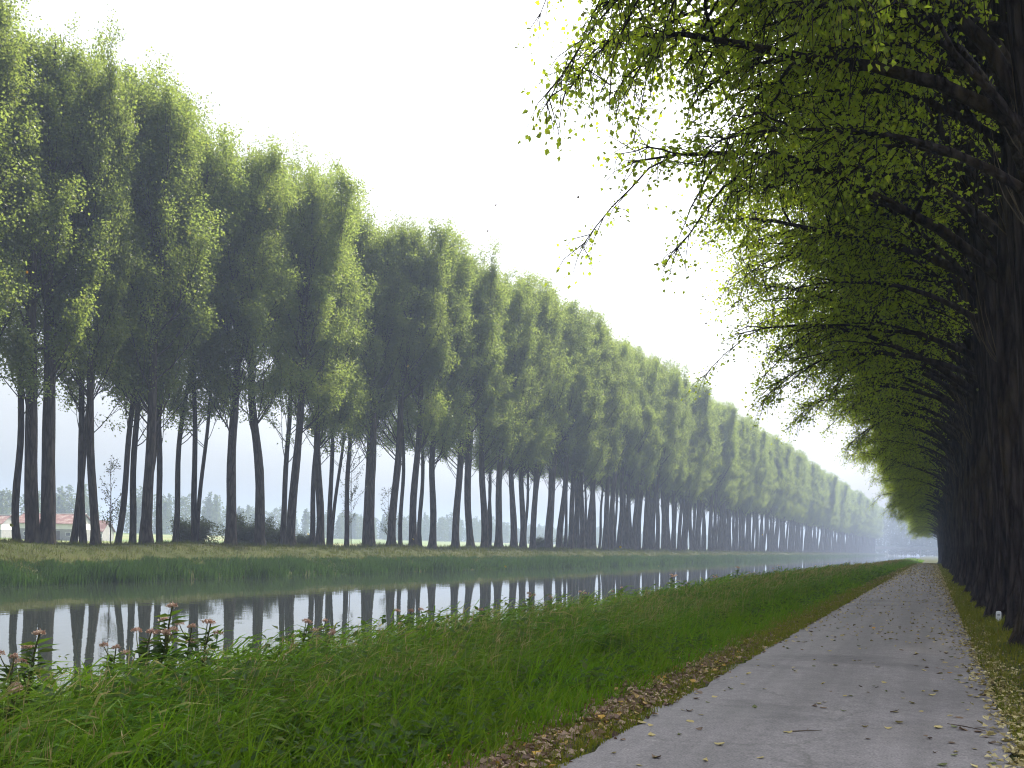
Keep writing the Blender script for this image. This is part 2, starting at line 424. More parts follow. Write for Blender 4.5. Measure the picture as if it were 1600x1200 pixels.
def asphalt_mat():
    m, nt, n, l, out = new_mat("path_asphalt")
    v = world_pos(n, l)
    big = noise(n, l, 0.45, 5, 0.6, v)
    fine = noise(n, l, 55, 3, 0.7, v)
    mid = noise(n, l, 7, 5, 0.65, v)
    r1 = ramp(n, [(0.25, (0.102, 0.093, 0.094)), (0.75, (0.186, 0.170, 0.170))])
    l.new(big.outputs[0], r1.inputs[0])
    r2 = ramp(n, [(0.34, (0.40, 0.40, 0.40)), (0.5, (1, 1, 1)), (0.70, (1.7, 1.67, 1.65))])
    l.new(fine.outputs[0], r2.inputs[0])
    col = mixc(n, l, 0.75, r1.outputs[0], r2.outputs[0], 'MULTIPLY')
    r3 = ramp(n, [(0.35, (0.78, 0.78, 0.78)), (0.65, (1.12, 1.12, 1.12))])
    l.new(mid.outputs[0], r3.inputs[0])
    col = mixc(n, l, 0.8, col, r3.outputs[0], 'MULTIPLY')
    # two worn wheel tracks and damp, darker seams across
    tn = noise(n, l, 1.0, 4, 0.6, world_pos(n, l, (2.2, 0.05, 1)))
    rt = ramp(n, [(0.40, (0.80, 0.80, 0.80)), (0.58, (1.08, 1.08, 1.08))])
    l.new(tn.outputs[0], rt.inputs[0])
    col = mixc(n, l, 0.8, col, rt.outputs[0], 'MULTIPLY')
    sn = noise(n, l, 1.0, 3, 0.6, world_pos(n, l, (0.25, 0.55, 1)))
    rs = ramp(n, [(0.33, (0.62, 0.62, 0.63)), (0.42, (1, 1, 1))])
    l.new(sn.outputs[0], rs.inputs[0])
    col = mixc(n, l, 0.8, col, rs.outputs[0], 'MULTIPLY')
    # cracks and crumbling patches
    wv = mixc(n, l, 0.20, v, mid.outputs["Color"])
    vo = n.new("ShaderNodeTexVoronoi"); vo.feature = 'DISTANCE_TO_EDGE'; vo.inputs["Scale"].default_value = 0.55
    l.new(wv, vo.inputs["Vector"])
    rc = ramp(n, [(0.0, (1, 1, 1)), (0.012, (0, 0, 0))])
    l.new(vo.outputs["Distance"], rc.inputs[0])
    rb = ramp(n, [(0.45, (0, 0, 0)), (0.56, (1, 1, 1))])
    l.new(big.outputs[0], rb.inputs[0])
    m0 = n.new("ShaderNodeMath"); m0.operation = 'MULTIPLY'
    l.new(rc.outputs[0], m0.inputs[0]); l.new(rb.outputs[0], m0.inputs[1])
    mm = n.new("ShaderNodeMath"); mm.operation = 'MULTIPLY'; mm.inputs[1].default_value = 0.45
    l.new(m0.outputs[0], mm.inputs[0])
    col = mixc(n, l, mm.outputs[0], col, (0.035, 0.035, 0.028))
    p = n.new("ShaderNodeBsdfPrincipled")
    p.inputs["Specular IOR Level"].default_value = 0.35
    rr = ramp(n, [(0.3, (0.62, 0.62, 0.62)), (0.7, (0.85, 0.85, 0.85))])
    l.new(big.outputs[0], rr.inputs[0]); l.new(rr.outputs[0], p.inputs["Roughness"])
    l.new(col, p.inputs["Base Color"])
    b = n.new("ShaderNodeBump"); b.inputs["Strength"].default_value = 0.5; b.inputs["Distance"].default_value = 0.006
    l.new(fine.outputs[0], b.inputs["Height"]); l.new(b.outputs[0], p.inputs["Normal"])
    l.new(p.outputs[0], out.inputs[0])
    return m
M['asphalt'] = asphalt_mat()

def ground_mat():
    m, nt, n, l, out = new_mat("ground_soil_and_turf")
    v = world_pos(n, l)
    n1 = noise(n, l, 0.25, 5, 0.6, v); n2 = noise(n, l, 6, 5, 0.7, v)
    r1 = ramp(n, [(0.3, (0.022, 0.036, 0.005)), (0.55, (0.036, 0.047, 0.006)), (0.75, (0.052, 0.050, 0.011))])
    l.new(n1.outputs[0], r1.inputs[0])
    r2 = ramp(n, [(0.42, (0, 0, 0)), (0.6, (1, 1, 1))])
    l.new(n2.outputs[0], r2.inputs[0])
    mu = n.new("ShaderNodeMath"); mu.operation = 'MULTIPLY'; mu.inputs[1].default_value = 0.65
    l.new(r2.outputs[0], mu.inputs[0])
    col = mixc(n, l, mu.outputs[0], r1.outputs[0], (0.034, 0.026, 0.016))
    # open field beyond the far row of trees: pale crop stripes
    sx = n.new("ShaderNodeSeparateXYZ"); l.new(v, sx.inputs[0])
    fr = n.new("ShaderNodeMapRange"); fr.inputs["From Min"].default_value = -62; fr.inputs["From Max"].default_value = -72
    l.new(sx.outputs[0], fr.inputs[0])
    n3 = noise(n, l, 1.0, 3, 0.5, world_pos(n, l, (0.03, 0.006, 0.0)))
    r3 = ramp(n, [(0.35, (0.075, 0.125, 0.030)), (0.5, (0.115, 0.145, 0.042)), (0.65, (0.19, 0.175, 0.075))])
    l.new(n3.outputs[0], r3.inputs[0])
    col = mixc(n, l, fr.outputs[0], col, r3.outputs[0])
    p = n.new("ShaderNodeBsdfPrincipled"); p.inputs["Roughness"].default_value = 1.0
    p.inputs["Specular IOR Level"].default_value = 0.1
    l.new(col, p.inputs["Base Color"])
    b = n.new("ShaderNodeBump"); b.inputs["Strength"].default_value = 0.7; b.inputs["Distance"].default_value = 0.05
    l.new(n2.outputs[0], b.inputs["Height"]); l.new(b.outputs[0], p.inputs["Normal"])
    l.new(p.outputs[0], out.inputs[0])
    return m
M['ground'] = ground_mat()

def water_mat():
    m, nt, n, l, out = new_mat("canal_water")
    p = n.new("ShaderNodeBsdfPrincipled")
    p.inputs["Base Color"].default_value = (0.018, 0.022, 0.018, 1)
    p.inputs["Roughness"].default_value = 0.015
    p.inputs["IOR"].default_value = 1.333
    p.inputs["Specular IOR Level"].default_value = 0.5
    v = world_pos(n, l, (1.0, 0.55, 1.0))
    a = noise(n, l, 1.6, 3, 0.5, v)
    b2 = noise(n, l, 0.22, 2, 0.5, v)
    ad = n.new("ShaderNodeMath"); ad.operation = 'MULTIPLY_ADD'; ad.inputs[1].default_value = 1.5
    l.new(b2.outputs[0], ad.inputs[0]); l.new(a.outputs[0], ad.inputs[2])
    # wind-ruffled reach farther along the canal
    sx = n.new("ShaderNodeSeparateXYZ"); g = n.new("ShaderNodeNewGeometry"); l.new(g.outputs["Position"], sx.inputs[0])
    mr = n.new("ShaderNodeMapRange"); mr.inputs["From Min"].default_value = 230; mr.inputs["From Max"].default_value = 300
    mr.inputs["To Min"].default_value = 0.0035; mr.inputs["To Max"].default_value = 0.030
    l.new(sx.outputs[1], mr.inputs[0])
    b = n.new("ShaderNodeBump"); b.inputs["Strength"].default_value = 1.0
    l.new(mr.outputs[0], b.inputs["Distance"])
    l.new(ad.outputs[0], b.inputs["Height"]); l.new(b.outputs[0], p.inputs["Normal"])
    l.new(p.outputs[0], out.inputs[0])
    return m
M['water'] = water_mat()

# ------------------------------------------------------------------ terrain, water, path
WATER_Z = -0.9
PROF = np.array([(-1400, 7.0), (-700, 5.5), (-360, 3.6), (-230, 1.2), (-150, 0.42), (-80, 0.35), (-62, 0.55), (-57, 1.0), (-53.5, 1.15), (-50.5, 1.10),
                 (-48.5, 0.75), (-46, 0.10), (-43.5, -0.55), (-42.2, -0.92), (-41, -1.6), (-38, -2.5), (-13, -2.5), (-9.6, -1.5), (-8.6, -0.95),
                 (-7.6, -0.72), (-6.4, -0.42), (-4.6, -0.14), (-3.4, -0.02), (-2.7, 0.0), (0.85, 0.0), (1.2, 0.03), (2.1, 0.07), (3.5, 0.05), (8, -0.1), (60, -0.3), (500, -0.3)])

def dip(Y):
    t = np.clip((np.asarray(Y, float) - 165) / 110.0, 0, 1)
    return -0.95 * t * t * (3 - 2 * t)

def warp(X, Y):
    X = np.asarray(X, float)
    k = 1 - 0.14 * np.clip(np.asarray(Y, float) / 940.0, 0, 1)
    return np.where(X < -13, -13 + (X + 13) * k, X)

def gz(X, Y):
    """ground height; X unwarped cross-section coordinate"""
    X = np.asarray(X, float)
    z = np.interp(X, PROF[:, 0], PROF[:, 1])
    near = np.clip((X + 12) / 3.0, 0, 1)
    z = z + dip(Y) * near * np.where(X < -4.6, np.clip((X + 8.6) / 4.0, 0, 1), 1)
    und = 0.06 * np.sin(np.asarray(Y, float) * 0.31 + X * 0.4) * np.sin(np.asarray(Y, float) * 0.083)
    z = z + und * (np.clip((-X - 3.2) / 2.0, 0, 1) * np.clip((X + 8.0) / 2.0, 0, 1) + 2.2 * np.clip((-X - 44) / 3, 0, 1) * np.clip((X + 60) / 6, 0, 1))
    return z

ys = np.concatenate([np.arange(-60, 120, 2.0), np.arange(120, 320, 5.0), np.arange(320, 1000, 20), np.arange(1000, 2601, 100)])
xs = np.unique(np.concatenate([PROF[:, 0], np.arange(-62, -41, 1.0), np.arange(-9.5, 3.6, 0.5)]))
GX, GY = np.meshgrid(xs, ys)
V = np.stack([warp(GX, GY), GY, gz(GX, GY)], -1).reshape(-1, 3)
nx, ny = len(xs), len(ys)
I = (np.arange(ny - 1)[:, None] * nx + np.arange(nx - 1)[None, :])
Q = np.stack([I, I + 1, I + nx + 1, I + nx], -1).reshape(-1, 4)
g = link("ground", MB().add(V, Q).mesh("ground", M['ground'], True)); tag(g, kind="structure")

wv = MB()
yy = np.array([-60, 0, 300, 600, 940, 1400, 2590.0])
L_ = np.stack([warp(np.full(len(yy), -43.2), yy), yy, np.full(len(yy), WATER_Z)], 1)
R_ = np.stack([np.full(len(yy), -8.0), yy, np.full(len(yy), WATER_Z)], 1)
n_ = len(yy)
wv.add(np.concatenate([L_, R_]), np.array([[i, i + n_, i + n_ + 1, i + 1] for i in range(n_ - 1)]))
w = link("water", wv.mesh("water", M['water'])); tag(w, kind="structure")

rng = np.random.default_rng(7)
PL, PR = -2.46, 0.68
yp = np.concatenate([np.arange(-40, 40, 0.2), np.arange(40, 120, 1.0), np.arange(120, 266, 5.0)])
def wig(y, s):
    return 0.035 * np.sin(y * 1.7 + s) + 0.03 * np.sin(y * 4.3 + 2 * s) + 0.02 * np.sin(y * 9.1 + 3 * s)
el = PL + wig(yp, 0.3) + np.where(yp < 40, rng.normal(0, 0.012, len(yp)), 0)
er = PR + wig(yp, 1.9) * 1.3 + np.where(yp < 40, rng.normal(0, 0.015, len(yp)), 0)
ts = np.linspace(0, 1, 9)
PX = el[:, None] * (1 - ts) + er[:, None] * ts
PY = np.repeat(yp[:, None], 9, 1)
crown_z = 0.014 + 0.03 * (1 - (2 * ts - 1) ** 2)
PZ = gz(PX, PY) + crown_z[None, :] + np.clip(dip(PY), -1, 0) * 0
Vp = np.stack([PX, PY, PZ], -1).reshape(-1, 3)
I = (np.arange(len(yp) - 1)[:, None] * 9 + np.arange(8)[None, :])
Qp = np.stack([I, I + 1, I + 10, I + 9], -1).reshape(-1, 4)
p = link("path", MB().add(Vp, Qp).mesh("path", M['asphalt'], True)); tag(p, kind="structure")
def path_z(X, Y):
    t = (np.asarray(X) - PL) / (PR - PL)
    return gz(X, Y) + 0.014 + 0.03 * (1 - (2 * t - 1) ** 2)

# ------------------------------------------------------------------ poplars
def limb_pts(rng, p0, az, e0, e1, L, n=7, wob=0.10):
    pts = [np.array(p0, float)]
    a = az
    for i in range(n):
        t = (i + 0.5) / n
        e = e0 + (e1 - e0) * t
        a += rng.normal(0, wob)
        e += rng.normal(0, wob * 0.6)
        pts.append(pts[-1] + (L / n) * np.array([math.cos(e) * math.cos(a), math.cos(e) * math.sin(a), math.sin(e)]))
    return np.array(pts)

def at_t(pts, t):
    k = t * (len(pts) - 1); i = int(min(k, len(pts) - 2)); f = k - i
    return pts[i] * (1 - f) + pts[i + 1] * f, unit(pts[i + 1] - pts[i])

def trunk_line(rng, H, curve, n=22, base=(0, 0)):
    z = np.concatenate([[-0.35, 0.0, 0.25, 0.6, 1.1, 1.8], np.linspace(2.8, H, n)])
    ph = rng.uniform(0, 6.28, 4)
    x = base[0] + curve * (np.sin(z * 0.17 + ph[0]) - math.sin(ph[0])) + curve * 0.3 * np.sin(z * 0.5 + ph[1])
    y = base[1] + curve * (np.sin(z * 0.15 + ph[2]) - math.sin(ph[2])) + curve * 0.3 * np.sin(z * 0.45 + ph[3])
    return np.stack([x, y, z], 1)

def build_poplar(seed, H, r0, h_first, limbs, twigs, leaves, leaf_L, sig, upsweep, curve=0.35, flare=1.45, sides=14,
                 env=None, stems=None, extra=None, twig_len=1.1, droop=0.0, bark='bark_far', leafm='leaf_far', shoots=0, bare=0.35, thick=0.024, tsub=0.22):
    rng = np.random.default_rng(seed)
    tb = MB()
    lines = []                       # stems: (pts, radius)
    if stems is None:
        stems = [((0, 0), r0, H, 0.0, 0.0)]
    for (bx, by), sr, sh, lx, ly in stems:
        tl = trunk_line(rng, sh, curve, base=(bx, by))
        tl[:, 0] += lx * np.clip(tl[:, 2] - 1.0, 0, 40); tl[:, 1] += ly * np.clip(tl[:, 2] - 1.0, 0, 40)
        z = tl[:, 2]
        rad = sr * (0.16 + 0.84 * np.clip(1 - z / sh, 0, 1) ** 0.8) * (1 + (flare - 1) * np.exp(-np.clip(z, 0, None) / 0.6))
        rad[-1] = 0.015
        th = np.arange(sides) * 2 * math.pi / sides
        ph = rng.uniform(0, 6.28, 4)
        wob = 1 + (0.05 * np.sin(3 * th + ph[0]) + 0.04 * np.sin(5 * th + ph[1]))[None, :] * (0.6 + 1.6 * np.exp(-np.clip(z, 0, None) / 0.8))[:, None]
        if sides > 20: wob = wob + 0.035 * np.sin(11 * th[None, :] + 0.5 * np.sin(z[:, None] * 0.6)) + rng.normal(0, 0.018, (len(z), sides))
        wob = wob + 0.03 * np.sin(z[:, None] * 1.3 + 2 * th[None, :] + ph[2]) + rng.normal(0, 0.012, (len(z), sides))
        tb.tube(tl, rad, sides, 0, wob)
        lines.append((tl, sr, sh))
    subs = []                        # leaf-bearing branches
    specs = list(limbs(rng)) + (extra or [])
    for sp in specs:
        h, az, e0, e1, L = sp[:5]
        st = lines[sp[5]] if len(sp) > 5 else lines[rng.integers(len(lines))]
        tl, sr, sh = st
        p0 = np.array([np.interp(h, tl[:, 2], tl[:, 0]), np.interp(h, tl[:, 2], tl[:, 1]), h])
        rt = sr * (0.16 + 0.84 * max(1 - h / sh, 0) ** 0.8)
        rb = min(rt * 0.36, thick * L + 0.015) * (0.55 if h < h_first else 1.0)
        pts = limb_pts(rng, p0, az, e0, e1, L, 8)
        rr = rb * (1 - np.linspace(0, 1, len(pts)) * 0.88)
        tb.tube(pts, rr, 7)
        subs.append((pts, bare, 1.0))
        ns = max(3, int(L * 1.0))
        for k in range(ns):
            t = tsub + (0.96 - tsub) * (k + rng.uniform(0, 1)) / ns
            q, d = at_t(pts, t)
            a2 = math.atan2(d[1], d[0]) + rng.choice([-1, 1]) * rng.uniform(0.5, 1.2)
            ee = math.asin(np.clip(d[2], -1, 1))
            L2 = L * rng.uniform(0.28, 0.46) * (1.15 - 0.55 * t)
            e2 = ee + rng.uniform(-0.35, 0.25)
            sp2 = limb_pts(rng, q, a2, e2, e2 + (0.5 if upsweep else -0.55), L2, 5, 0.16)
            tb.tube(sp2, np.interp(t, [0, 1], [rr[0], rr[-1]]) * 0.55 * (1 - np.linspace(0, 1, len(sp2)) * 0.8) + 0.006, 5)
            subs.append((sp2, 0.2, 0.55))
    # leader tops carry leaves too
    for tl, sr, sh in lines:
        top = tl[tl[:, 2] > sh * 0.62]
        subs.append((top, 0.1, 0.6))
    wts = np.array([np.linalg.norm(np.diff(s[0], axis=0), axis=1).sum() * (1 - s[1]) * s[2] for s in subs])
    pick = rng.choice(len(subs), twigs, p=wts / wts.sum())
    cb = MB()
    TP, TD = [], []
    nl = leaves // twigs
    for i in pick:
        pts, lo, _ = subs[i]
        t = lo + (1 - lo) * rng.uniform(0, 1) ** (0.8 if upsweep else 0.62)
        q, d = at_t(pts, t)
        dr = unit(d * 0.5 + rng.normal(0, 0.55, 3) + np.array([0, 0, 0.55 if upsweep else -droop]))
        Lw = twig_len * rng.uniform(0.5, 1.3)
        dr2 = unit(dr + np.array([0, 0, 0.25 if upsweep else -0.6]))
        m = q + dr * Lw * 0.5; e = m + dr2 * Lw * 0.5
        if env is not None and not env(e): continue
        tb.tube(np.array([q, m, e]), [0.012, 0.008, 0.003], 3)
        s = rng.uniform(0.1, 1.05, nl)[:, None]
        P = np.where(s < 0.5, q + (m - q) * s * 2, m + (e - m) * (s * 2 - 1))
        TP.append(P + rng.normal(0, sig, (nl, 3)) * np.array([1, 1, 0.9])); TD.append(np.repeat(dr2[None], nl, 0))
    P = np.concatenate(TP); D = np.concatenate(TD)
    n = len(P)
    D = D * 0.35 + rng.normal(0, 0.55, (n, 3)) + np.array([0, 0, -0.45])
    N = rng.normal(0, 0.75, (n, 3)) + np.array([0, 0, 0.75])
    L = leaf_L * rng.uniform(0.5, 1.4, n)
    kites(cb, P, D, N, L, L * rng.uniform(0.75, 0.95, n))
    if shoots:
        tl, sr, sh = lines[0]
        for k in range(shoots):
            h = rng.uniform(2.5, 11)
            a = rng.uniform(0, 6.28)
            rt = sr * (0.16 + 0.84 * (1 - h / sh) ** 0.8)
            p0 = np.array([np.interp(h, tl[:, 2], tl[:, 0]) + rt * 0.96 * math.cos(a), np.interp(h, tl[:, 2], tl[:, 1]) + rt * 0.96 * math.sin(a), h])
            for j in range(rng.integers(2, 5)):
                pp = limb_pts(rng, p0, a + rng.normal(0, 0.7), R(rng.uniform(45, 75)), R(85), rng.uniform(0.7, 2.3), 4, 0.12)
                tb.tube(pp, [0.010, 0.009, 0.007, 0.005, 0.003], 3, 1)
    bark = M[bark]
    return (tb.mesh("poplar_trunk", [bark, M['shoot']], True), cb.mesh("poplar_crown", M[leafm]))

def limbs_far(h0, h1, R0, n, low=9):
    def f(rng):
        out = []
        for i in range(n):
            h = h0 + (h1 - h0) * (i + rng.uniform(0, 1)) / n
            t = (h - h0) / (h1 - h0)
            L = R0 * (1.60 - 0.95 * t) * rng.uniform(0.8, 1.15)
            out.append((h, i * 2.4 + rng.uniform(-.5, .5), R(rng.uniform(38, 52)), R(rng.uniform(66, 86)), L))
        for i in range(low):                            # thin lower limbs below the crown
            out.append((rng.uniform(h0 - 5.5, h0 - 0.5), rng.uniform(0, 6.28), R(rng.uniform(36, 54)), R(70), R0 * rng.uniform(0.9, 1.5)))
        for i in range(5):                              # steep leaders that make the ragged top
            h = h1 - rng.uniform(7, 13)
            out.append((h, i * 1.3 + rng.uniform(-.5, .5), R(rng.uniform(58, 68)), R(88), (h1 + rng.uniform(-1.5, 2.0) - h) * 1.04))
        return out
    return f

FAR = []
for i, (H, r0, h0, nl) in enumerate([(34, .47, 15.5, 26), (35, .43, 14.5, 26), (33, .49, 15.0, 24), (34.5, .45, 16.0, 26)]):
    FAR.append(build_poplar(100 + i, H, r0, h0, limbs_far(h0 - 0.5, H - 1.5, 5.6, nl + 8), 720, 86000, 0.17, 0.33, True, curve=0.30, twig_len=2.0))
THIN = []
for i, (H, r0, h0, cv) in enumerate([(32, .27, 13.0, .55), (33, .25, 14.0, .35)]):
    THIN.append(build_poplar(200 + i, H, r0, h0, limbs_far(h0, H - 1.5, 5.0, 24, 6), 560, 56000, 0.17, 0.33, True, curve=cv, flare=1.2, sides=10, twig_len=2.0))
WIDE = build_poplar(220, 34, .27, 13, limbs_far(13.0, 33, 6.4, 30, 9), 720, 72000, 0.17, 0.36, True, curve=0.35, flare=1.2, sides=10, twig_len=2.0)
DOUBLE = build_poplar(300, 34, .5, 13, limbs_far(13.0, 32, 4.8, 36, 5), 800, 88000, 0.17, 0.33, True, curve=0.2, sides=14, flare=1.25,
                      stems=[((-0.32, -0.25), .47, 33, -0.028, -0.02), ((0.36, 0.28), .50, 35, -0.004, 0.0)])
FORK = build_poplar(301, 31, .3, 12, limbs_far(12.0, 29, 4.6, 22, 4), 650, 48000, 0.17, 0.42, True, curve=0.25, sides=10, flare=1.15,
                    stems=[((-0.12, -0.05), .2, 27, -0.06, -0.02), ((0.12, 0.08), .27, 29, -0.012, 0.0)])

def tree(meshes, loc, rot, scale, label, group, kindname="poplar_tree"):
    e = empty(kindname, loc, rot, scale)
    tag(e, label, "tree", group)
    link("trunk", meshes[0], e)
    link("crown", meshes[1], e)
    return e

XF, XB = -52.0, -56.2
rng = np.random.default_rng(11)
GF = "poplars lining the far bank, front row"
GB = "thinner poplars behind the front row across the canal"
# nearest front-row trunks, read off the photograph column by column
front = [(-110, 0, 'tall poplar across the canal, only its crown reaching in at the left border'),
         (-28, 2, 'poplar crown hanging in from the left border beside the twin-stemmed poplar'),
         (62, 'D', 'massive twin-stemmed poplar on the far bank in front of the red-roofed barn'),
         (148, 3, 'slender straight poplar on the far bank next right of the leaning trunks by the barn'),
         (231, 1, 'thick straight poplar on the far bank left of the two dark shrubs'),
         (359, 0, 'straight poplar on the far bank standing between the two dark shrubs'),
         (408, 2, 'stout poplar on the far bank rising in front of the bigger dark shrub'),
         (454, 3, 'stout poplar on the far bank at the right edge of the bigger dark shrub'),
         (500, 1, 'poplar on the far bank just left of the open gap with a thin sapling'),
         (578, 2, 'poplar on the far bank right of the gap with the thin sapling'),
         (612, 0, 'curved poplar on the far bank, second right of the sapling gap'),
         (645, 3, 'thick poplar on the far bank, third right of the sapling gap'),
         (676, 1, 'thick poplar on the far bank, fourth right of the sapling gap')]
Yl = None
for px, var, lab in front:
    Y, d = pix_on_x(px, XF)
    ms = DOUBLE if var == 'D' else FAR[var]
    s = float(np.interp(px, [60, 240, 400, 510, 570, 680], [0.905, 0.90, 0.885, 0.885, 0.915, 0.935])) + rng.uniform(-0.01, 0.01)
    if px == 148: s = 0.89
    tree(ms, (XF, Y, gz(XF, Y)), (rng.normal(0, 0.012) + 0.012, -0.022 + rng.normal(0, 0.012), 0.35 if var == 'D' else rng.uniform(0, 6.28)),
         (s * (0.72 if px == 148 else 1), s * (0.72 if px == 148 else 1), s), lab, GF)
    Yl = Y
i = 0
Y = Yl
while Y < 925:
    Y += 4.4 * rng.uniform(0.9, 1.1) * (1.0 if Y < 430 else (1.45 if Y < 650 else 1.8))
    gr = 0.955 + 0.045 * np.clip((Y - 90) / 60, 0, 1) + 0.05 * np.clip((Y - 250) / 600, 0, 1)
    s = gr * rng.uniform(0.965, 1.03)
    sxy = s * (1.0 if Y < 430 else (1.2 if Y < 650 else 1.4))
    if Y < 180: lab = "poplar in the close-set front row across the canal, middle of the photo, trunk clearly dark"
    elif Y < 430: lab = "bluish poplar in the hazy stretch of the front row across the canal"
    else: lab = "faint grey-blue poplar in the far misty end of the row across the canal"
    x = float(warp(XF + rng.normal(0, 0.25), Y))
    tree(FAR[rng.integers(4)], (x, Y, gz(XF, Y)), (rng.normal(0, 0.014) + 0.006, rng.normal(-0.012, 0.014), rng.uniform(0, 6.28)), (sxy, sxy, s), lab, GF)
    i += 1
# thin trunks of the second row; (column, variant, lean in x, lean in y, label)
back = [(114, 0, -0.10, -0.075, 'thin poplar leaning left behind the twin-stemmed poplar, before the barn roof'),
        (131, 'W', -0.02, -0.02, 'thin S-curved poplar standing before the right end of the red barn roof'),
        (182, 1, -0.05, -0.06, 'thin poplar with a twiggy sapling at its left foot, second right of the barn'),
        (205, 'W', -0.02, -0.03, 'thin upright poplar just left of the thick straight poplar by the shrubs'),
        (224, 0, -0.11, -0.11, 'thin poplar leaning left from behind the foot of the thick straight poplar'),
        (251, 'W', -0.02, -0.02, 'thin poplar close right of the thick straight poplar beside the first shrub'),
        (274, 1, -0.09, -0.10, 'thin poplar leaning left from the first dark shrub'),
        (306, 'F', -0.01, 0.0, 'forked pale-trunked poplar rising out of the first dark shrub'),
        (439, 'W', -0.02, 0.01, 'thin poplar close left of the stout poplar at the end of the bigger shrub'),
        (486, 'W', 0.0, 0.0, 'thin poplar touching the left side of the poplar before the sapling gap'),
        (516, 'F', -0.02, -0.03, 'thin poplar with forked branches at the left of the sapling gap'),
        (540, 'W', -0.01, 0.03, 'bent thin poplar standing in the middle of the sapling gap'),
        (570, 0, -0.03, -0.05, 'thin poplar leaning against the poplar right of the sapling gap'),
        (627, 1, 0.0, 0.0, 'thin poplar between the curved poplar and the third one right of the gap'),
        (659, 0, -0.03, -0.03, 'thin poplar touching the third thick poplar right of the sapling gap'),
        (709, 1, 0.0, 0.0, 'thin poplar seen in the slit after the fourth thick poplar past the gap')]
for px, var, lx, ly, lab in back:
    xb = XB + rng.uniform(-0.8, 0.8)
    Y, d = pix_on_x(px, xb)
    ms = FORK if var == 'F' else WIDE if var == 'W' else THIN[var]
    s = rng.uniform(0.93, 0.965) if px < 430 else rng.uniform(0.98, 1.02)
    tree(ms, (xb, Y, gz(xb, Y)), (-ly, lx, rng.uniform(0, 6.28)), s, lab, GB)
Y0 = Y
while Y < 330:
    Y += 3.7 * rng.uniform(0.7, 1.35)
    xb = XB + rng.uniform(-1.0, 0.8)
    m = THIN[rng.integers(2)] if rng.random() < 0.75 else FAR[rng.integers(4)]
    s = rng.uniform(0.9, 1.02)
    tree(m, (float(warp(xb, Y)), Y, gz(xb, Y)), (rng.normal(0, 0.02), rng.normal(-0.01, 0.02), rng.uniform(0, 6.28)), s,
         "poplar of the second row, half hidden between front-row trunks across the canal", GB)
for Yk, xb in ((36.5, -56.5), (42.0, -56.0), (47.5, -56.8), (51.5, -57.2)):
    tree(FAR[2] if Yk < 45 else THIN[0], (xb, Yk, gz(xb, Yk)), (0.02, -0.03, Yk), 0.95, "poplar of the second row at the left border, behind the twin-stemmed poplar", GB)

# right-hand row beside the path
def limbs_near(rng):
    out = []
    for i in range(18):                                 # canal side: steep limbs beside the trunk and flatter ones reaching out
        h = 6.0 + 9.5 * (i + rng.uniform(0, 1)) / 18
        a = math.pi + rng.uniform(-0.95, 0.95)
        if i % 2: out.append((h, a, R(rng.uniform(42, 64)), R(rng.uniform(-36, 24)), rng.uniform(5.4, 8.8)))
        else: out.append((h, a, R(rng.uniform(68, 82)), R(rng.uniform(5, 55)), rng.uniform(6.5, 9.5)))
    for i in range(15):                                 # upper crown all round
        h = 13 + 15 * (i + rng.uniform(0, 1)) / 15
        out.append((h, i * 2.4 + rng.uniform(-.4, .4), R(rng.uniform(45, 60)), R(rng.uniform(30, 65)), rng.uniform(5.0, 7.5) * (1 - 0.4 * (h - 13) / 15)))
    for i in range(9):                                  # field side
        h = 8 + 18 * (i + rng.uniform(0, 1)) / 9
        out.append((h, rng.uniform(-1.3, 1.3), R(rng.uniform(35, 60)), R(rng.uniform(0, 50)), rng.uniform(5, 7.2) * (1 - 0.35 * (h - 6) / 20)))
    return out
NEAR = []
for i in range(3):
    ex = None
    NEAR.append(build_poplar(400 + i, 33 + i, .55, 6.5, limbs_near, 4600, 53000, 0.088, 0.10, False, curve=0.22, flare=1.4, sides=40, extra=ex,
                             twig_len=0.9, droop=0.2, bark='bark_near', leafm='leaf_near', shoots=9, bare=0.34, thick=0.0135, tsub=0.30,
                             env=None))
LONG = build_poplar(410, 34, .58, 6.5, limbs_near, 4800, 56000, 0.086, 0.09, False, curve=0.18, flare=1.4, sides=40,
                    extra=[(8.6, math.pi + 0.10, R(50), R(-34), 9.3), (9.2, math.pi - 0.25, R(48), R(-20), 9.2), (9.0, math.pi + 0.5, R(50), R(-15), 9.6), (7.6, math.pi + 0.2, R(58), R(-24), 9.0)],
                    twig_len=0.85, droop=0.2, bark='bark_near', leafm='leaf_near', shoots=10, bare=0.34, thick=0.0125, tsub=0.30,
                    env=None)
GR = "poplars lining the right side of the path"
rng = np.random.default_rng(5)
XR = 2.15
k = 2
Y = 15.4
names = {2: "nearest poplar outside the right border, only its leafy boughs overhanging from the top",
         3: "huge dark furrowed poplar at the right border whose long branch arches out over the path",
         4: "dark poplar whose trunk foot stands just behind the small white marker post",
         5: "dark poplar in the right row, next beyond the one by the white marker post",
         6: "dark poplar in the right row, second beyond the one by the white marker post",
         7: "dark poplar in the right row, third beyond the one by the white marker post"}
while Y < 330:
    lab = names.get(k, "dark trunk in the tight run of poplars far along the right side of the path")
    m = LONG if k == 3 else NEAR[k % 3]
    sx = (rng.uniform(1.06, 1.26) if k < 14 else rng.uniform(1.0, 1.14)) if k > 3 else 0.94
    tree(m, (XR + rng.normal(0, 0.06), Y, float(gz(XR, Y))), (rng.normal(0, 0.012), -0.062 + rng.normal(0, 0.016), rng.uniform(-0.55, 0.55)),
         (sx, sx, rng.uniform(0.90, 1.12)), lab, GR)
    k += 1
    Y += (4.25 if Y < 190 else 7.0) * rng.uniform(0.94, 1.06)

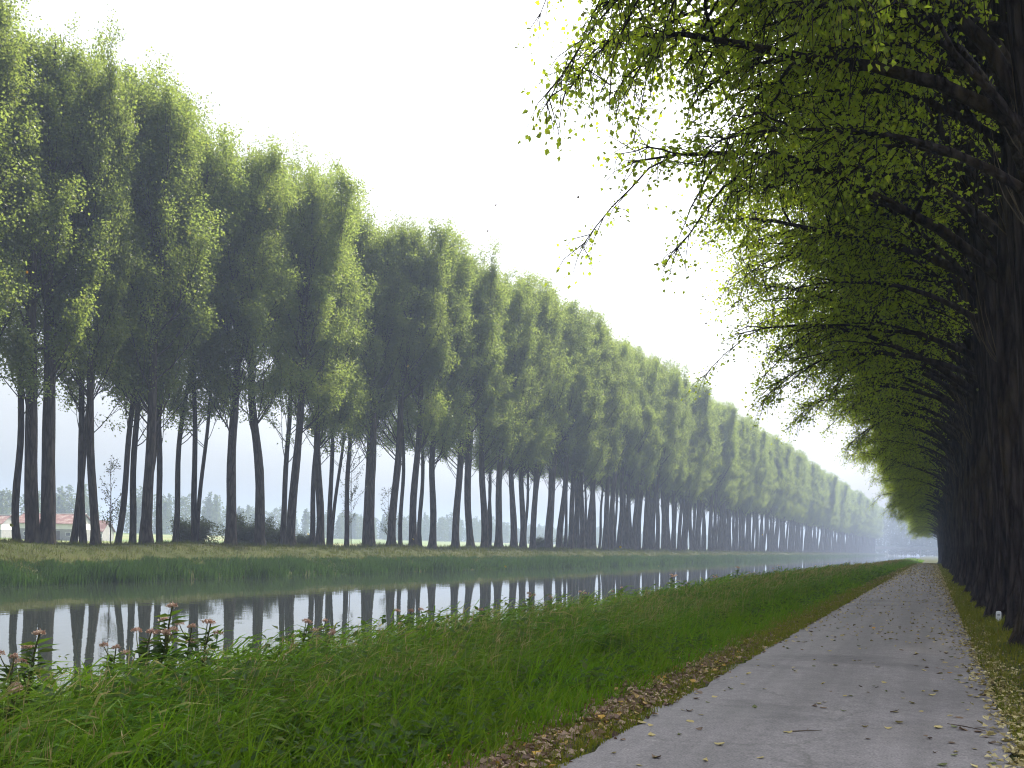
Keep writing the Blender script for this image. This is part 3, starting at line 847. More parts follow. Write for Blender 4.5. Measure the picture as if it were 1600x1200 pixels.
# ------------------------------------------------------------------ shrubs, saplings, far wood
def build_shrub(seed, Rx, H, nleaf, lsize):
    rng = np.random.default_rng(seed)
    sb, fb = MB(), MB()
    PP = []
    for k in range(46):
        a = rng.uniform(0, 6.28); r = Rx * rng.uniform(0, 0.55)
        pts = limb_pts(rng, (r * math.cos(a) * 0.6, r * math.sin(a) * 0.6, -0.1), a, R(rng.uniform(45, 88)), R(rng.uniform(25, 80)), H * rng.uniform(0.6, 1.15), 6, 0.15)
        sb.tube(pts, np.linspace(0.03, 0.006, len(pts)), 4)
        m = nleaf // 46
        t = rng.uniform(0.15, 1.0, m)
        idx = t * (len(pts) - 1); i0 = np.minimum(idx.astype(int), len(pts) - 2); f = (idx - i0)[:, None]
        PP.append(pts[i0] * (1 - f) + pts[i0 + 1] * f + rng.normal(0, 0.24, (m, 3)))
    P = np.concatenate(PP); P[:, 2] = np.abs(P[:, 2])
    n = len(P)
    L = lsize * rng.uniform(0.6, 1.3, n)
    kites(fb, P, rng.normal(0, 0.7, (n, 3)) + [0, 0, 0.2], rng.normal(0, 1, (n, 3)), L, L * 0.6)
    return sb.mesh("shrub_stems", M['twig']), fb.mesh("shrub_foliage", M['leaf_shrub'])
SH = [build_shrub(1, 2.2, 2.7, 11000, 0.16), build_shrub(2, 2.8, 3.0, 15000, 0.16)]
GS = "shrubs under the trees on the far bank"
shr = [(303, 0, -58.5, 1.0, "loose dark shrub under the forked poplar on the far bank"),
       (388, 1, -59.0, 1.02, "broad dark shrub behind the stout poplars on the far bank, biggest of the shrubs"),
       (432, 0, -58.5, 0.85, "dark shrub adjoining the right side of the biggest shrub on the far bank"),
       (478, 0, -58.5, 0.62, "small thin shrub behind the poplar left of the sapling gap"),
       (845, 0, -58.5, 0.95, "hazy shrub low between the trunks right of mid photo"),
       (893, 1, -59.0, 0.95, "hazy broad shrub low among the trunks, rightmost of the shrubs"),
       (22, 0, -62, 0.4, "low bush on the field edge left of the twin-stemmed poplar")]
for px, v, X, s, lab in shr[:-1]:
    Y, d = pix_on_x(px, X)
    e = empty("shrub", (X, Y, float(gz(X, Y))), (0, 0, px), s); tag(e, lab, "shrub", GS)
    link("stems", SH[v][0], e); link("foliage", SH[v][1], e)

def build_sapling(seed, H, nleaf):
    rng = np.random.default_rng(seed)
    tb, fb = MB(), MB()
    tl = trunk_line(rng, H, 0.12, 10)
    tb.tube(tl, np.linspace(0.06, 0.008, len(tl)), 6)
    PP = []
    for k in range(26):
        h = rng.uniform(0.15, 0.95) * H
        p0 = np.array([np.interp(h, tl[:, 2], tl[:, 0]), np.interp(h, tl[:, 2], tl[:, 1]), h])
        pts = limb_pts(rng, p0, rng.uniform(0, 6.28), R(40), R(65), H * 0.24 * rng.uniform(0.5, 1.2), 5, 0.15)
        tb.tube(pts, np.linspace(0.02, 0.004, len(pts)), 4)
        m = nleaf // 26
        idx = rng.uniform(0.3, 1, m) * (len(pts) - 1); i0 = np.minimum(idx.astype(int), len(pts) - 2); f = (idx - i0)[:, None]
        PP.append(pts[i0] * (1 - f) + pts[i0 + 1] * f + rng.normal(0, 0.12, (m, 3)))
    P = np.concatenate(PP); n = len(P); L = 0.14 * rng.uniform(0.7, 1.2, n)
    kites(fb, P, rng.normal(0, 0.7, (n, 3)), rng.normal(0, 1, (n, 3)), L, L * 0.8)
    return tb.mesh("sapling_trunk", M['twig']), fb.mesh("sapling_leaves", M['leaf_shrub'])
SP = [build_sapling(3, 6.5, 420), build_sapling(4, 9.5, 900)]
for px, v, X, s, lab in [(172, 0, -57.5, 1.0, "sparse twiggy sapling between thin trunks right of the barn"),
                         (549, 1, -56.5, 1.0, "thin leafy sapling standing alone in the open gap of the row"),
                         (606, 0, -57.0, 1.05, "spindly sapling behind the curved poplar on the far bank")]:
    Y, d = pix_on_x(px, X)
    e = empty("sapling", (X, Y, float(gz(X, Y))), (0, 0, px), s); tag(e, lab, "sapling", "saplings between the far trunks")
    link("trunk", SP[v][0], e); link("crown", SP[v][1], e)

def far_wood():
    rng = np.random.default_rng(21)
    mb = MB()
    Y = 60.0
    while Y < 1500:
        Y += rng.uniform(1.6, 3.6)
        X = -345 + rng.uniform(-22, 22) + 0.06 * (Y - 300)
        z0 = float(np.interp(X, PROF[:, 0], PROF[:, 1]))
        H = rng.uniform(11.5, 15.5) + 3.0 * max(0, math.sin(Y * 0.021)) + 3 * max(0, math.sin(Y * 0.11 + 1))
        Rr = rng.uniform(2.6, 4.6)
        con = rng.random() < 0.3
        n = 460
        t = rng.uniform(0.02, 1, n)
        rr = Rr * ((1 - t) ** 0.8 if con else np.sqrt(np.clip(1 - (2 * t - 0.9) ** 2 * 0.82, 0.02, 1))) * np.sqrt(rng.uniform(0.1, 1, n))
        a = rng.uniform(0, 6.28, n)
        P = np.stack([X + rr * np.cos(a), Y + rr * np.sin(a), z0 + t * H], 1) + rng.normal(0, 0.3, (n, 3))
        L = rng.uniform(0.6, 1.2, n)
        kites(mb, P, rng.normal(0, 0.7, (n, 3)) + [0, 0, 0.3], rng.normal(0, 1, (n, 3)), L, L * 0.8)
        mb.tube(np.array([[X, Y, z0 - 0.3], [X, Y, z0 + H * 0.5], [X, Y, z0 + H * 0.9]]), [0.3, 0.2, 0.05], 5)
    return mb
fw = link("distant_wood", far_wood().mesh("distant_wood", M['leaf_wood']))
tag(fw, "pale misty wood along the far side of the field", "wood", kind="stuff")
def end_wood():
    rng = np.random.default_rng(22)
    mb = MB()
    for i in range(70):
        t = i / 69.0
        Y = 985 + 60 * t + rng.uniform(-12, 12)
        X = -60 + 170 * t + rng.uniform(-2, 2)
        z0 = 0.5
        H = float(np.interp(X, [-60, -44, -20, 4, 110], [43, 42, 33, 25, 18])) + rng.uniform(-1.5, 1.5)
        n = 700
        tt = rng.uniform(0.0, 1, n); a = rng.uniform(0, 6.28, n)
        rr = 6.0 * np.sqrt(np.clip(1 - (2 * tt - 1.0) ** 2 * 0.9, 0.02, 1)) * np.sqrt(rng.uniform(0.1, 1, n))
        P = np.stack([X + rr * np.cos(a), Y + rr * np.sin(a), z0 + tt * H], 1)
        L = rng.uniform(0.9, 1.6, n)
        kites(mb, P, rng.normal(0, 0.7, (n, 3)) + [0, 0, 0.3], rng.normal(0, 1, (n, 3)), L, L * 0.8)
        mb.tube(np.array([[X, Y, -0.5], [X, Y, H * 0.5], [X, Y, H * 0.9]]), [0.6, 0.4, 0.1], 5)
    return mb
ew = link("misty_wood_by_bridge", end_wood().mesh("misty_wood_by_bridge", M['leaf_wood']))
ew.name = "misty_wood"
tag(ew, "pale grey-green wood fading into mist beyond the bridge", "wood", kind="stuff")

# ------------------------------------------------------------------ barn, shed, pole, bridge
def barn(px0, px1, depth, base_z, wall_h, band_h, roof_h, dep, label, small=False):
    a = pix(px0, 840, depth); b = pix(px1, 840, depth)
    c = (a + b) / 2; w = np.linalg.norm((b - a)[:2]); rz = math.atan2(b[1] - a[1], b[0] - a[0])
    e = empty("barn", (c[0], c[1], base_z), (0, 0, rz)); tag(e, label, "barn", "farm buildings in the field")
    wb = MB(); wb.box((0, dep / 2, wall_h / 2 - 0.2), (w, dep, wall_h + 0.4))
    zt = wall_h + band_h
    # gable ends
    for sx in (-1, 1):
        x = sx * (w / 2 - 0.1)
        wb.add([(x - .1, 0.05, zt), (x - .1, dep - 0.05, zt), (x - .1, dep / 2, zt + roof_h - 0.15), (x + .1, 0.05, zt), (x + .1, dep - 0.05, zt), (x + .1, dep / 2, zt + roof_h - 0.15)],
               [np.array([[0, 1, 2], [5, 4, 3]]), np.array([[0, 2, 5, 3], [1, 4, 5, 2]])])
    link("wall", wb.mesh("barn_wall", M['render_wall']), e)
    if band_h > 0.1:
        bb = MB(); bb.box((0, dep / 2, wall_h + band_h / 2), (w + 0.06, dep + 0.06, band_h - 0.004))
        link("white_band", bb.mesh("barn_band", M['white_wall']), e)
    rb = MB()
    for s in (-1, 1):
        y0 = dep / 2 + s * (dep / 2 + 0.45); yr = dep / 2
        z0 = zt - 0.12; z1 = zt + roof_h
        x = w / 2 + 0.3
        t = 0.14
        rb.add([(-x, y0, z0), (x, y0, z0), (x, yr, z1), (-x, yr, z1), (-x, y0, z0 + t), (x, y0, z0 + t), (x, yr, z1 + t), (-x, yr, z1 + t)],
               np.array([[0, 1, 2, 3], [4, 7, 6, 5], [0, 4, 5, 1], [1, 5, 6, 2], [2, 6, 7, 3], [3, 7, 4, 0]]))
    rf = link("roof", rb.mesh("barn_roof", M['roof']), e)
    if not small:
        ch = MB(); ch.box((0, dep / 2, zt + roof_h + 0.14), (w + 0.5, 0.5, 0.16))
        link("ridge", ch.mesh("barn_ridge", M['white_wall']), rf)
    db = MB(); db.box((w * 0.18, -0.03, wall_h * 0.42), (1.6, 0.1, wall_h * 0.84))
    link("door", db.mesh("barn_door", M['door_wood']), e)
    for k in (-0.32, -0.12, 0.38):
        wn_ = MB(); wn_.box((w * k, -0.02, wall_h * 0.6), (0.9, 0.08, 0.7))
        f = link("window", wn_.mesh("barn_window", M['glass_dark']), e)
        fr = MB()
        fr.box((w * k, -0.05, wall_h * 0.6 + 0.39), (1.06, 0.1, 0.08)); fr.box((w * k, -0.05, wall_h * 0.6 - 0.39), (1.06, 0.1, 0.08))
        fr.box((w * k - 0.49, -0.051, wall_h * 0.6), (0.08, 0.1, 0.7)); fr.box((w * k + 0.49, -0.051, wall_h * 0.6), (0.08, 0.1, 0.7))
        link("frame", fr.mesh("barn_window_frame", M['white_wall']), f)
    return e
barn(23, 118, 215, 0.42, 2.6, 1.15, 2.1, 9.0, "long farm barn with mottled red roof and white band, behind the twin-stemmed poplar")
barn(128, 160, 228, 0.45, 2.3, 0.0, 2.4, 6.5, "small farm shed with faded red roof, right of the long barn", True)
barn(-46, 1.5, 232, 0.5, 2.2, 1.3, 2.0, 8.0, "farm building cut by the left border, only its white end showing")

pp = pix(28, 842, 190)
e = empty("utility_pole", (pp[0], pp[1], 0.4)); tag(e, "thin wooden utility pole in the field before the red-roofed barn", "pole")
mb = MB(); mb.tube(np.array([[0, 0, -0.3], [0, 0, 3.0], [0.02, 0, 6.6]]), [0.13, 0.11, 0.09], 8)
link("shaft", mb.mesh("pole_shaft", M['wood_pole'], True), e)
mb = MB(); mb.box((0, 0.12, 6.25), (1.1, 0.09, 0.09)); link("crossarm", mb.mesh("pole_arm", M['wood_pole']), e)
for k in (-0.45, 0.45):
    mb = MB(); mb.tube(np.array([[k, 0.12, 6.29], [k, 0.12, 6.37], [k, 0.12, 6.43]]), [0.03, 0.045, 0.02], 8); link("insulator", mb.mesh("insulator", M['white_paint']), e)

BY = 955.0
e = empty("road_bridge", (-20, BY, 0)); tag(e, "low flat concrete road bridge crossing the canal in the mist far down the path", "bridge")
mb = MB(); mb.box((0, 0, 6.0), (150, 11, 2.2)); mb.box((0, -5.7, 7.25), (150, 0.5, 0.5)); mb.box((0, 5.7, 7.25), (150, 0.5, 0.5)); link("deck", mb.mesh("bridge_deck", M['concrete']), e)
for px_ in (-17, 10, 30):
    mb = MB()
    for k in (-3.5, 0, 3.5): mb.tube(np.array([[px_, k, -3.2], [px_, k, 4.9]]), [0.6, 0.6], 12)
    mb.box((px_, 0, 4.65), (1.4, 9.6, 0.5)); link("pier", mb.mesh("bridge_pier", M['concrete']), e)
for px_ in (-62, 62):
    mb = MB(); mb.box((px_, 0, 2.0), (26, 10.5, 5.79)); link("abutment", mb.mesh("bridge_abutment", M['concrete']), e)
for s in (-1, 1):
    mb = MB()
    for k in np.arange(-74, 75, 2.0): mb.box((k, s * 5.7, 8.0), (0.08, 0.08, 1.0))
    mb.box((0, s * 5.7, 8.53), (150, 0.1, 0.06)); mb.box((0, s * 5.7, 8.1), (149.5, 0.05, 0.05)); link("railing", mb.mesh("bridge_railing", M['steel']), e)

# ------------------------------------------------------------------ grass and reeds
WIND = math.atan2(0.38, 0.92)
def scatter(rng, n, x0, x1, y0, y1, pw=1.0):
    """points, denser towards y0 (pw > 1)"""
    u = rng.uniform(0, 1, n)
    y = y0 * (y1 / y0) ** u if pw > 1 else y0 + (y1 - y0) * u
    x = rng.uniform(x0, x1, n)
    return x, y
def tufts(rng, x, y, m, r, grow=None):
    """turn tuft centres into m blade feet each; returns x, y and one random value per tuft repeated for its blades"""
    n = len(x)
    rr = r if grow is None else r * grow(y)
    rr = np.repeat(np.broadcast_to(rr, n), m)
    a = rng.uniform(0, 6.28, n * m); q = np.sqrt(rng.uniform(0, 1, n * m)) * rr
    return np.repeat(x, m) + q * np.cos(a), np.repeat(y, m) + q * np.sin(a), np.repeat(rng.uniform(0, 1, n), m), a
def clumpy(rng, x, y, sc, lo):
    v = 0.5 + 0.5 * np.sin(x * sc * 1.7 + 1.3 * np.sin(y * sc)) * np.sin(y * sc * 1.1 + 1.1 * np.sin(x * sc * 0.7))
    return rng.uniform(0, 1, len(x)) < (lo + (1 - lo) * v)

rng = np.random.default_rng(31)
gb = MB()
# lush strip left of the path
x, y = scatter(rng, 11000, -5.6, -2.95, 3.2, 420, 2)
k = clumpy(rng, x, y, 1.6, 0.35); x, y = x[k], y[k]
x, y, tv, ta = tufts(rng, x, y, 11, 0.10, lambda y: np.clip(y / 16.0, 1, 8))
k = x < -2.85; x, y, tv, ta = x[k], y[k], tv[k], ta[k]
n = len(x); far = np.clip(y / 22.0, 1, 9)
H = (0.12 + 0.30 * np.clip((-x - 2.95) / 1.3, 0, 1)) * rng.uniform(0.4, 1.5, n) * (0.45 + 1.1 * tv)
P = np.stack([x, y, gz(x, y) - 0.02], 1)
blades(gb, P, H, 0.015 * far ** 0.8 * rng.uniform(0.7, 1.3, n), rng.uniform(0.15, 0.85, n), np.where(rng.random(n) < 0.5, ta, WIND + rng.normal(0, 0.6, n)), 0, rng.uniform(0, 6.28, n))
o = link("bank_grass", gb.mesh("bank_grass", M['grass'])); tag(o, "lush green grass strip between the leaf litter and the reeds", "grass", kind="stuff")

rb = MB()
x, y = scatter(rng, 36000, -8.7, -4.3, 3.2, 420, 2)
k = clumpy(rng, x, y, 1.3, 0.25); x, y = x[k], y[k]
n = len(x); far = np.clip(y / 20.0, 1, 9)
Hs = np.interp(-x, [4.5, 5.5, 6.5, 8.7], [0.58, 0.90, 1.12, 1.2]) * rng.uniform(0.55, 1.12, n) * np.interp(y, [7, 11, 16], [0.97, 1.0, 1.04]) * (1 - 0.25 * np.clip((y - 60) / 60, 0, 1))
P = np.stack([x, y, gz(x, y) - 0.02], 1)
az = WIND + rng.normal(0, 0.4, n)
bend = rng.uniform(0.1, 0.32, n)
blades(rb, P, Hs, 0.008 * far ** 0.8, bend, az, 0, rng.uniform(0, 6.28, n))
for j in range(6):
    t = rng.uniform(0.2, 0.95, n)
    off = (bend * Hs * t ** 2)[:, None] * np.stack([np.cos(az), np.sin(az), 0 * az], 1)
    B = P + off + np.array([0, 0, 1.0]) * (Hs * t * 0.95)[:, None]
    a2 = WIND + rng.normal(0, 0.75, n)
    Lf = rng.uniform(0.22, 0.48, n) * np.clip(far, 1, 1.6)
    el = rng.uniform(-0.05, 0.8, n)
    D = np.stack([np.cos(a2) * np.cos(el), np.sin(a2) * np.cos(el), np.sin(el)], 1)
    W = rng.uniform(0.012, 0.026, n) * far ** 0.72
    S = unit(np.cross(D, np.stack([rng.normal(0, .4, n), rng.normal(0, .4, n), np.ones(n)], 1)))
    mid = B + D * (Lf * 0.5)[:, None]
    tip = B + D * Lf[:, None] - np.array([0, 0, 1.0]) * (Lf * rng.uniform(0.08, 0.4, n))[:, None]
    Vv = np.stack([B - S * (W * .3)[:, None], B + S * (W * .3)[:, None], mid - S * (W * .5)[:, None], mid + S * (W * .5)[:, None], tip], 1).reshape(-1, 3)
    kk = np.arange(n)[:, None] * 5
    rb.add(Vv, [kk + np.array([[0, 1, 3, 2]]), kk + np.array([[2, 3, 4]])])
o = link("reeds", rb.mesh("reeds", M['reed'])); tag(o, "wind-bent green reeds along the near edge of the canal", "reeds", kind="stuff")

wb_ = MB()
x, y = scatter(rng, 1500, -7.4, -3.3, 4.0, 90, 2)
x, y, tv, ta = tufts(rng, x, y, 16, 0.16, lambda y: np.clip(y / 25.0, 1, 3))
n = len(x); far = np.clip(y / 25.0, 1, 3)
hz_ = np.interp(-x, [3.3, 4.5, 6.0], [0.22, 0.42, 0.85]) * rng.uniform(0.5, 1.15, n) * (0.6 + 0.6 * tv)
P = np.stack([x, y, gz(x, y) + hz_], 1)
L = rng.uniform(0.05, 0.12, n) * far
kites(wb_, P, np.stack([np.cos(ta), np.sin(ta), rng.normal(0.1, 0.4, n)], 1), np.stack([rng.normal(0, .4, n), rng.normal(0, .4, n), np.ones(n)], 1), L, L * rng.uniform(0.35, 0.65, n), 0.2)
o = link("bank_weeds", wb_.mesh("bank_weeds", M['leaf_weed'])); tag(o, "low broad-leaved weeds growing through the grass of the near bank", "weeds", kind="stuff")

db = MB()
x, y = scatter(rng, 34000, -8.2, -3.9, 3.5, 260, 2)
k = clumpy(rng, x + 3, y, 0.5, 0.15) & (rng.random(len(x)) < np.interp(y, [6, 22], [0.25, 1.0]) * np.interp(-x, [3.9, 5.2], [0.2, 1])); x, y = x[k], y[k]
n = len(x); far = np.clip(y / 20.0, 1, 8)
Hs = rng.uniform(0.55, 1.15, n) * (1 - 0.2 * np.clip((y - 60) / 60, 0, 1))
P = np.stack([x, y, gz(x, y) - 0.02], 1)
blades(db, P, Hs, 0.0045 * far ** 0.9, rng.uniform(0.02, 0.3, n), WIND + rng.normal(0, 0.8, n), 0, rng.uniform(0, 6.28, n))
hd = rng.random(n) < 0.35
B = P[hd] + np.array([0, 0, 1.0]) * (Hs[hd] * 0.85)[:, None]
m_ = len(B)
for j in range(4):
    kites(db, B + rng.normal(0, 0.02, (m_, 3)), rng.normal(0, 0.35, (m_, 3)) + [0.25, 0.1, 0.8], rng.normal(0, 1, (m_, 3)), rng.uniform(0.06, 0.15, m_) * np.clip(far[hd], 1, 2), 0.007 * far[hd] ** 0.8 * np.ones(m_))
o = link("dry_grass", db.mesh("dry_grass", M['drystem'])); tag(o, "tan dry grass stems standing among the green reeds", "grass", kind="stuff")

vb = MB()
for (x0, x1, y0, y1, n0, h0) in ((-3.3, -2.42, 3.2, 190, 70000, 0.06), (0.66, 1.75, 6, 190, 34000, 0.075), (1.6, 4.5, 5, 60, 7000, 0.12)):
    x, y = scatter(rng, n0, x0, x1, y0, y1, 2)
    k = clumpy(rng, x, y, 2.6, 0.35); x, y = x[k], y[k]
    n = len(x); far = np.clip(y / 14.0, 1, 10)
    P = np.stack([x, y, gz(x, y) - 0.005], 1)
    blades(vb, P, h0 * rng.uniform(0.5, 1.6, n) * np.clip(far, 1, 1.5), 0.010 * far ** 0.9, rng.uniform(0.1, 0.8, n), rng.uniform(0, 6.28, n), 0, rng.uniform(0, 6.28, n))
o = link("verge_grass", vb.mesh("verge_grass", M['mossgrass'])); tag(o, "short mossy yellow-green turf along both edges of the path", "grass", kind="stuff")

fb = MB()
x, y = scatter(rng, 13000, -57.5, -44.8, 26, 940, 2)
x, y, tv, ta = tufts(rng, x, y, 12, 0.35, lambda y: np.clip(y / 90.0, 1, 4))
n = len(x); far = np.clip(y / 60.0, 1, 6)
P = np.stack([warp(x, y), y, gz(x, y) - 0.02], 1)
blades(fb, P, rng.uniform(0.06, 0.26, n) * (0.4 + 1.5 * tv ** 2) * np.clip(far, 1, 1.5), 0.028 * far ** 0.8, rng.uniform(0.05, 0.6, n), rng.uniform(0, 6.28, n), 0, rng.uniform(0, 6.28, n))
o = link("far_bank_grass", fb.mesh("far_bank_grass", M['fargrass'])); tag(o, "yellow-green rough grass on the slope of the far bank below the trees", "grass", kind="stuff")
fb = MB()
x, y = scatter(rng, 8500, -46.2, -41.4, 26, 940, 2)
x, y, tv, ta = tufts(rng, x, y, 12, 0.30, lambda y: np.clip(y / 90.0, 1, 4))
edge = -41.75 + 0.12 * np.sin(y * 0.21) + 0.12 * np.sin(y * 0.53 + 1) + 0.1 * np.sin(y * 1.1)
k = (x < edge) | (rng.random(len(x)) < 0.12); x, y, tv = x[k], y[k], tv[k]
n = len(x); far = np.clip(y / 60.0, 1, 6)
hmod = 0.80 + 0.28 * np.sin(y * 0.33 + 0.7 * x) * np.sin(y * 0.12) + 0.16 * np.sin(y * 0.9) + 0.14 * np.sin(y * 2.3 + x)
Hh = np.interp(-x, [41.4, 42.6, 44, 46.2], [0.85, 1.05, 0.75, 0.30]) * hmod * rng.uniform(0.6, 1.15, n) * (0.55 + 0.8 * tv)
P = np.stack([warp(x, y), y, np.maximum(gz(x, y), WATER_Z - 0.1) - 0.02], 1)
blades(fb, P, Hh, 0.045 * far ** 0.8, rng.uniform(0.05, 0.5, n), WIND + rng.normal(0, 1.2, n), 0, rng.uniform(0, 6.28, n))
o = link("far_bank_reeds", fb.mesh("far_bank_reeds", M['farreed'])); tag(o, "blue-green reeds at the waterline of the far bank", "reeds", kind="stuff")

# ------------------------------------------------------------------ flowering weeds
def build_weed(seed, H, nh):
    rng = np.random.default_rng(seed)
    st, lf = MB(), MB()
    heads = []
    main = limb_pts(rng, (0, 0, -0.05), WIND, R(86), R(78), H, 8, 0.06)
    st.tube(main, np.linspace(0.010, 0.005, len(main)), 5)
    tips = [main[-1]]
    for j in range(nh - 1):
        q, d = at_t(main, rng.uniform(0.62, 0.92))
        br = limb_pts(rng, q, rng.uniform(0, 6.28), R(45), R(75), H * rng.uniform(0.14, 0.28), 4, 0.12)
        st.tube(br, np.linspace(0.006, 0.003, len(br)), 4)
        tips.append(br[-1])
    PP, DD = [], []
    for j in range(34):
        t = 0.12 + 0.84 * j / 34
        q, d = at_t(main, t)
        for s in range(3):
            a = j * 1.6 + s * 2.1 + rng.normal(0, 0.3)
            PP.append(q); DD.append([math.cos(a), math.sin(a), rng.uniform(-0.2, 0.5)])
    P = np.array(PP); D = np.array(DD); n = len(P)
    L = rng.uniform(0.08, 0.15, n) * np.interp(P[:, 2], [0, H], [1.3, 0.8])
    kites(lf, P, D, rng.normal(0, 0.3, (n, 3)) + [0, 0, 1], L, L * 0.42, 0.2)
    for tp in tips:
        hb = MB()
        m = 90
        off = rng.normal(0, 1, (m, 3)); off = unit(off) * rng.uniform(0.2, 1, (m, 1)) ** 0.5 * np.array([0.031, 0.031, 0.025])
        off[:, 2] = np.abs(off[:, 2])
        kites(hb, tp + off - [0, 0, 0.01], off * 12 + rng.normal(0, 0.4, (m, 3)) + [0, 0, 0.5], rng.normal(0, 1, (m, 3)), rng.uniform(0.010, 0.022, m), rng.uniform(0.007, 0.012, m))
        heads.append(hb.mesh("flower_head", M['flower']))
    return st.mesh("weed_stem", M['stem'], True), lf.mesh("weed_leaves", M['leaf_weed']), heads
WD = [build_weed(51, 1.0, 3), build_weed(52, 1.0, 4), build_weed(53, 1.0, 2), build_weed(54, 1.0, 3)]
def weed(px, py, X, v, lab, grp):
    Y, d = pix_on_x(px, X)
    tip = pix(px, py, d)
    z0 = float(gz(X, Y)); H = max(0.35, tip[2] - z0)
    e = empty("wildflower", (X, Y, z0), (0.05 * math.sin(px * 1.7), 0.06 * math.sin(px * 2.9), (px * 2.37) % 1.4 - 0.7), (H * (0.85 + 0.3 * ((px * 0.173) % 1)),) * 2 + (H,)); tag(e, lab, "wildflower", grp)
    st, lf, hs = WD[v]
    link("stem", st, e); link("leaf", lf, e)
    for h in hs: link("flower_head", h, e)
GW = "pinkish-brown wildflowers at the near water's edge"
for px, py, X, v, lab in [(253, 932, -6.9, 0, "tallest pinkish-brown wildflower, standing clear above the reeds before the water"),
                          (28, 972, -6.6, 0, "wildflower near the left border with one dense brown head against bright water"),
                          (200, 970, -7.0, 1, "wildflower with brown heads left of the tallest one"),
                          (240, 978, -6.8, 3, "lower wildflower with a double head just below the tallest one"),
                          (286, 965, -7.1, 2, "wildflower with a dull pink head just right of the tallest one"),
                          (312, 958, -7.0, 1, "bushy pink-headed wildflower, second right of the tallest one"),
                          (12, 1010, -6.2, 2, "small dark wildflower at the left border by the water"),
                          (4, 1068, -5.9, 3, "lowest brown wildflower cut by the left border"),
                          (175, 1000, -6.6, 2, "short wildflower with one faded head between two clumps near the left"),
                          (462, 958, -7.2, 1, "pink-headed wildflower standing alone right of the two clumps, before the dark reflections"),
                          (490, 980, -6.9, 3, "brown-headed wildflower leaning beside the lone pink-headed one"),
                          (504, 960, -7.2, 0, "slim rusty wildflower right of the lone pink-headed one")]:
    weed(px, py, X, v, lab, GW)
rng = np.random.default_rng(61)
for px in (622, 650, 735, 818, 850, 905, 962, 1046, 1070, 1108, 1126, 1150, 1176, 1215, 1268, 1290, 1325):
    base = np.interp(px, [600, 800, 1000, 1125, 1330], [948, 930, 908, 892, 874])
    weed(px, base + rng.uniform(-6, 8), -7.4 + rng.uniform(-0.5, 1.0), int(rng.integers(4)), "faded brown-headed wildflower along the receding edge of the near bank", "faded wildflowers along the receding bank")

# ------------------------------------------------------------------ fallen leaves, twigs
def leaf_mesh(seed, L, mat):
    rng = np.random.default_rng(seed)
    # a curled leaf: five stations along the midrib, two halves folded up, a short stalk
    t = np.linspace(0, 1, 6)
    wdt = np.array([0.03, 0.36, 0.44, 0.36, 0.20, 0.01]) * L * rng.uniform(0.85, 1.1)
    curl = rng.uniform(0.05, 0.30); cup = rng.uniform(0.05, 0.5)
    mid = np.stack([t * L - L / 2, 0.03 * L * np.sin(t * 3 + seed), curl * L * (2 * t - 1) ** 2 + 0.004], 1)
    lft = mid + np.stack([0 * t, wdt, wdt * cup * rng.uniform(0.3, 1.2)], 1)
    rgt = mid + np.stack([0 * t, -wdt, wdt * cup * rng.uniform(-0.1, 1.0)], 1)
    v = np.concatenate([mid, lft, rgt])
    f = []
    for i in range(5):
        f += [[i, i + 1, 6 + i + 1, 6 + i], [12 + i, 12 + i + 1, i + 1, i]]
    v[:, 2] -= v[:, 2].min() - 0.002
    mb = MB().add(v, np.array(f))
    return mb.mesh("fallen_leaf", mat)
LV = {c: [leaf_mesh(70 + 10 * j + k, 0.075, M[c]) for k in range(5)] for j, c in enumerate(['litter_y', 'litter_b', 'litter_g', 'litter_o'])}
LL = {'litter_y': "pale yellow leaf fallen flat on the grey asphalt path", 'litter_b': "brown curled leaf fallen on the grey asphalt path",
      'litter_g': "dull green leaf fallen on the grey asphalt path", 'litter_o': "orange-yellow leaf fallen on the grey asphalt path"}
rng = np.random.default_rng(81)
px_pts = []
n_t = 0
def loose_leaf_x(rng, n):
    u = rng.random(n)
    return np.where(u < 0.55, rng.uniform(PL + 0.05, PR - 0.02, n), np.where(u < 0.88, PR - 0.02 - np.abs(rng.normal(0, 0.38, n)), PL + 0.05 + np.abs(rng.normal(0, 0.25, n))))
Yn = 6.3 + (24 - 6.3) * rng.random(290) ** 0.85
Xn = np.clip(loose_leaf_x(rng, 290), PL, PR)
for X, Y in zip(Xn, Yn):
    c = rng.choice(['litter_y', 'litter_b', 'litter_g', 'litter_o'], p=[0.66, 0.2, 0.11, 0.03])
    o = link("fallen_leaf", LV[c][rng.integers(5)])
    o.location = (X, Y, float(path_z(X, Y)) + 0.001); o.rotation_euler = (rng.normal(0, 0.12), rng.normal(0, 0.12), rng.uniform(0, 6.28)); s = rng.uniform(0.55, 1.25); o.scale = (s, s * rng.uniform(0.8, 1.1), s)
    tag(o, LL[c], "leaf", "single leaves fallen on the near path")

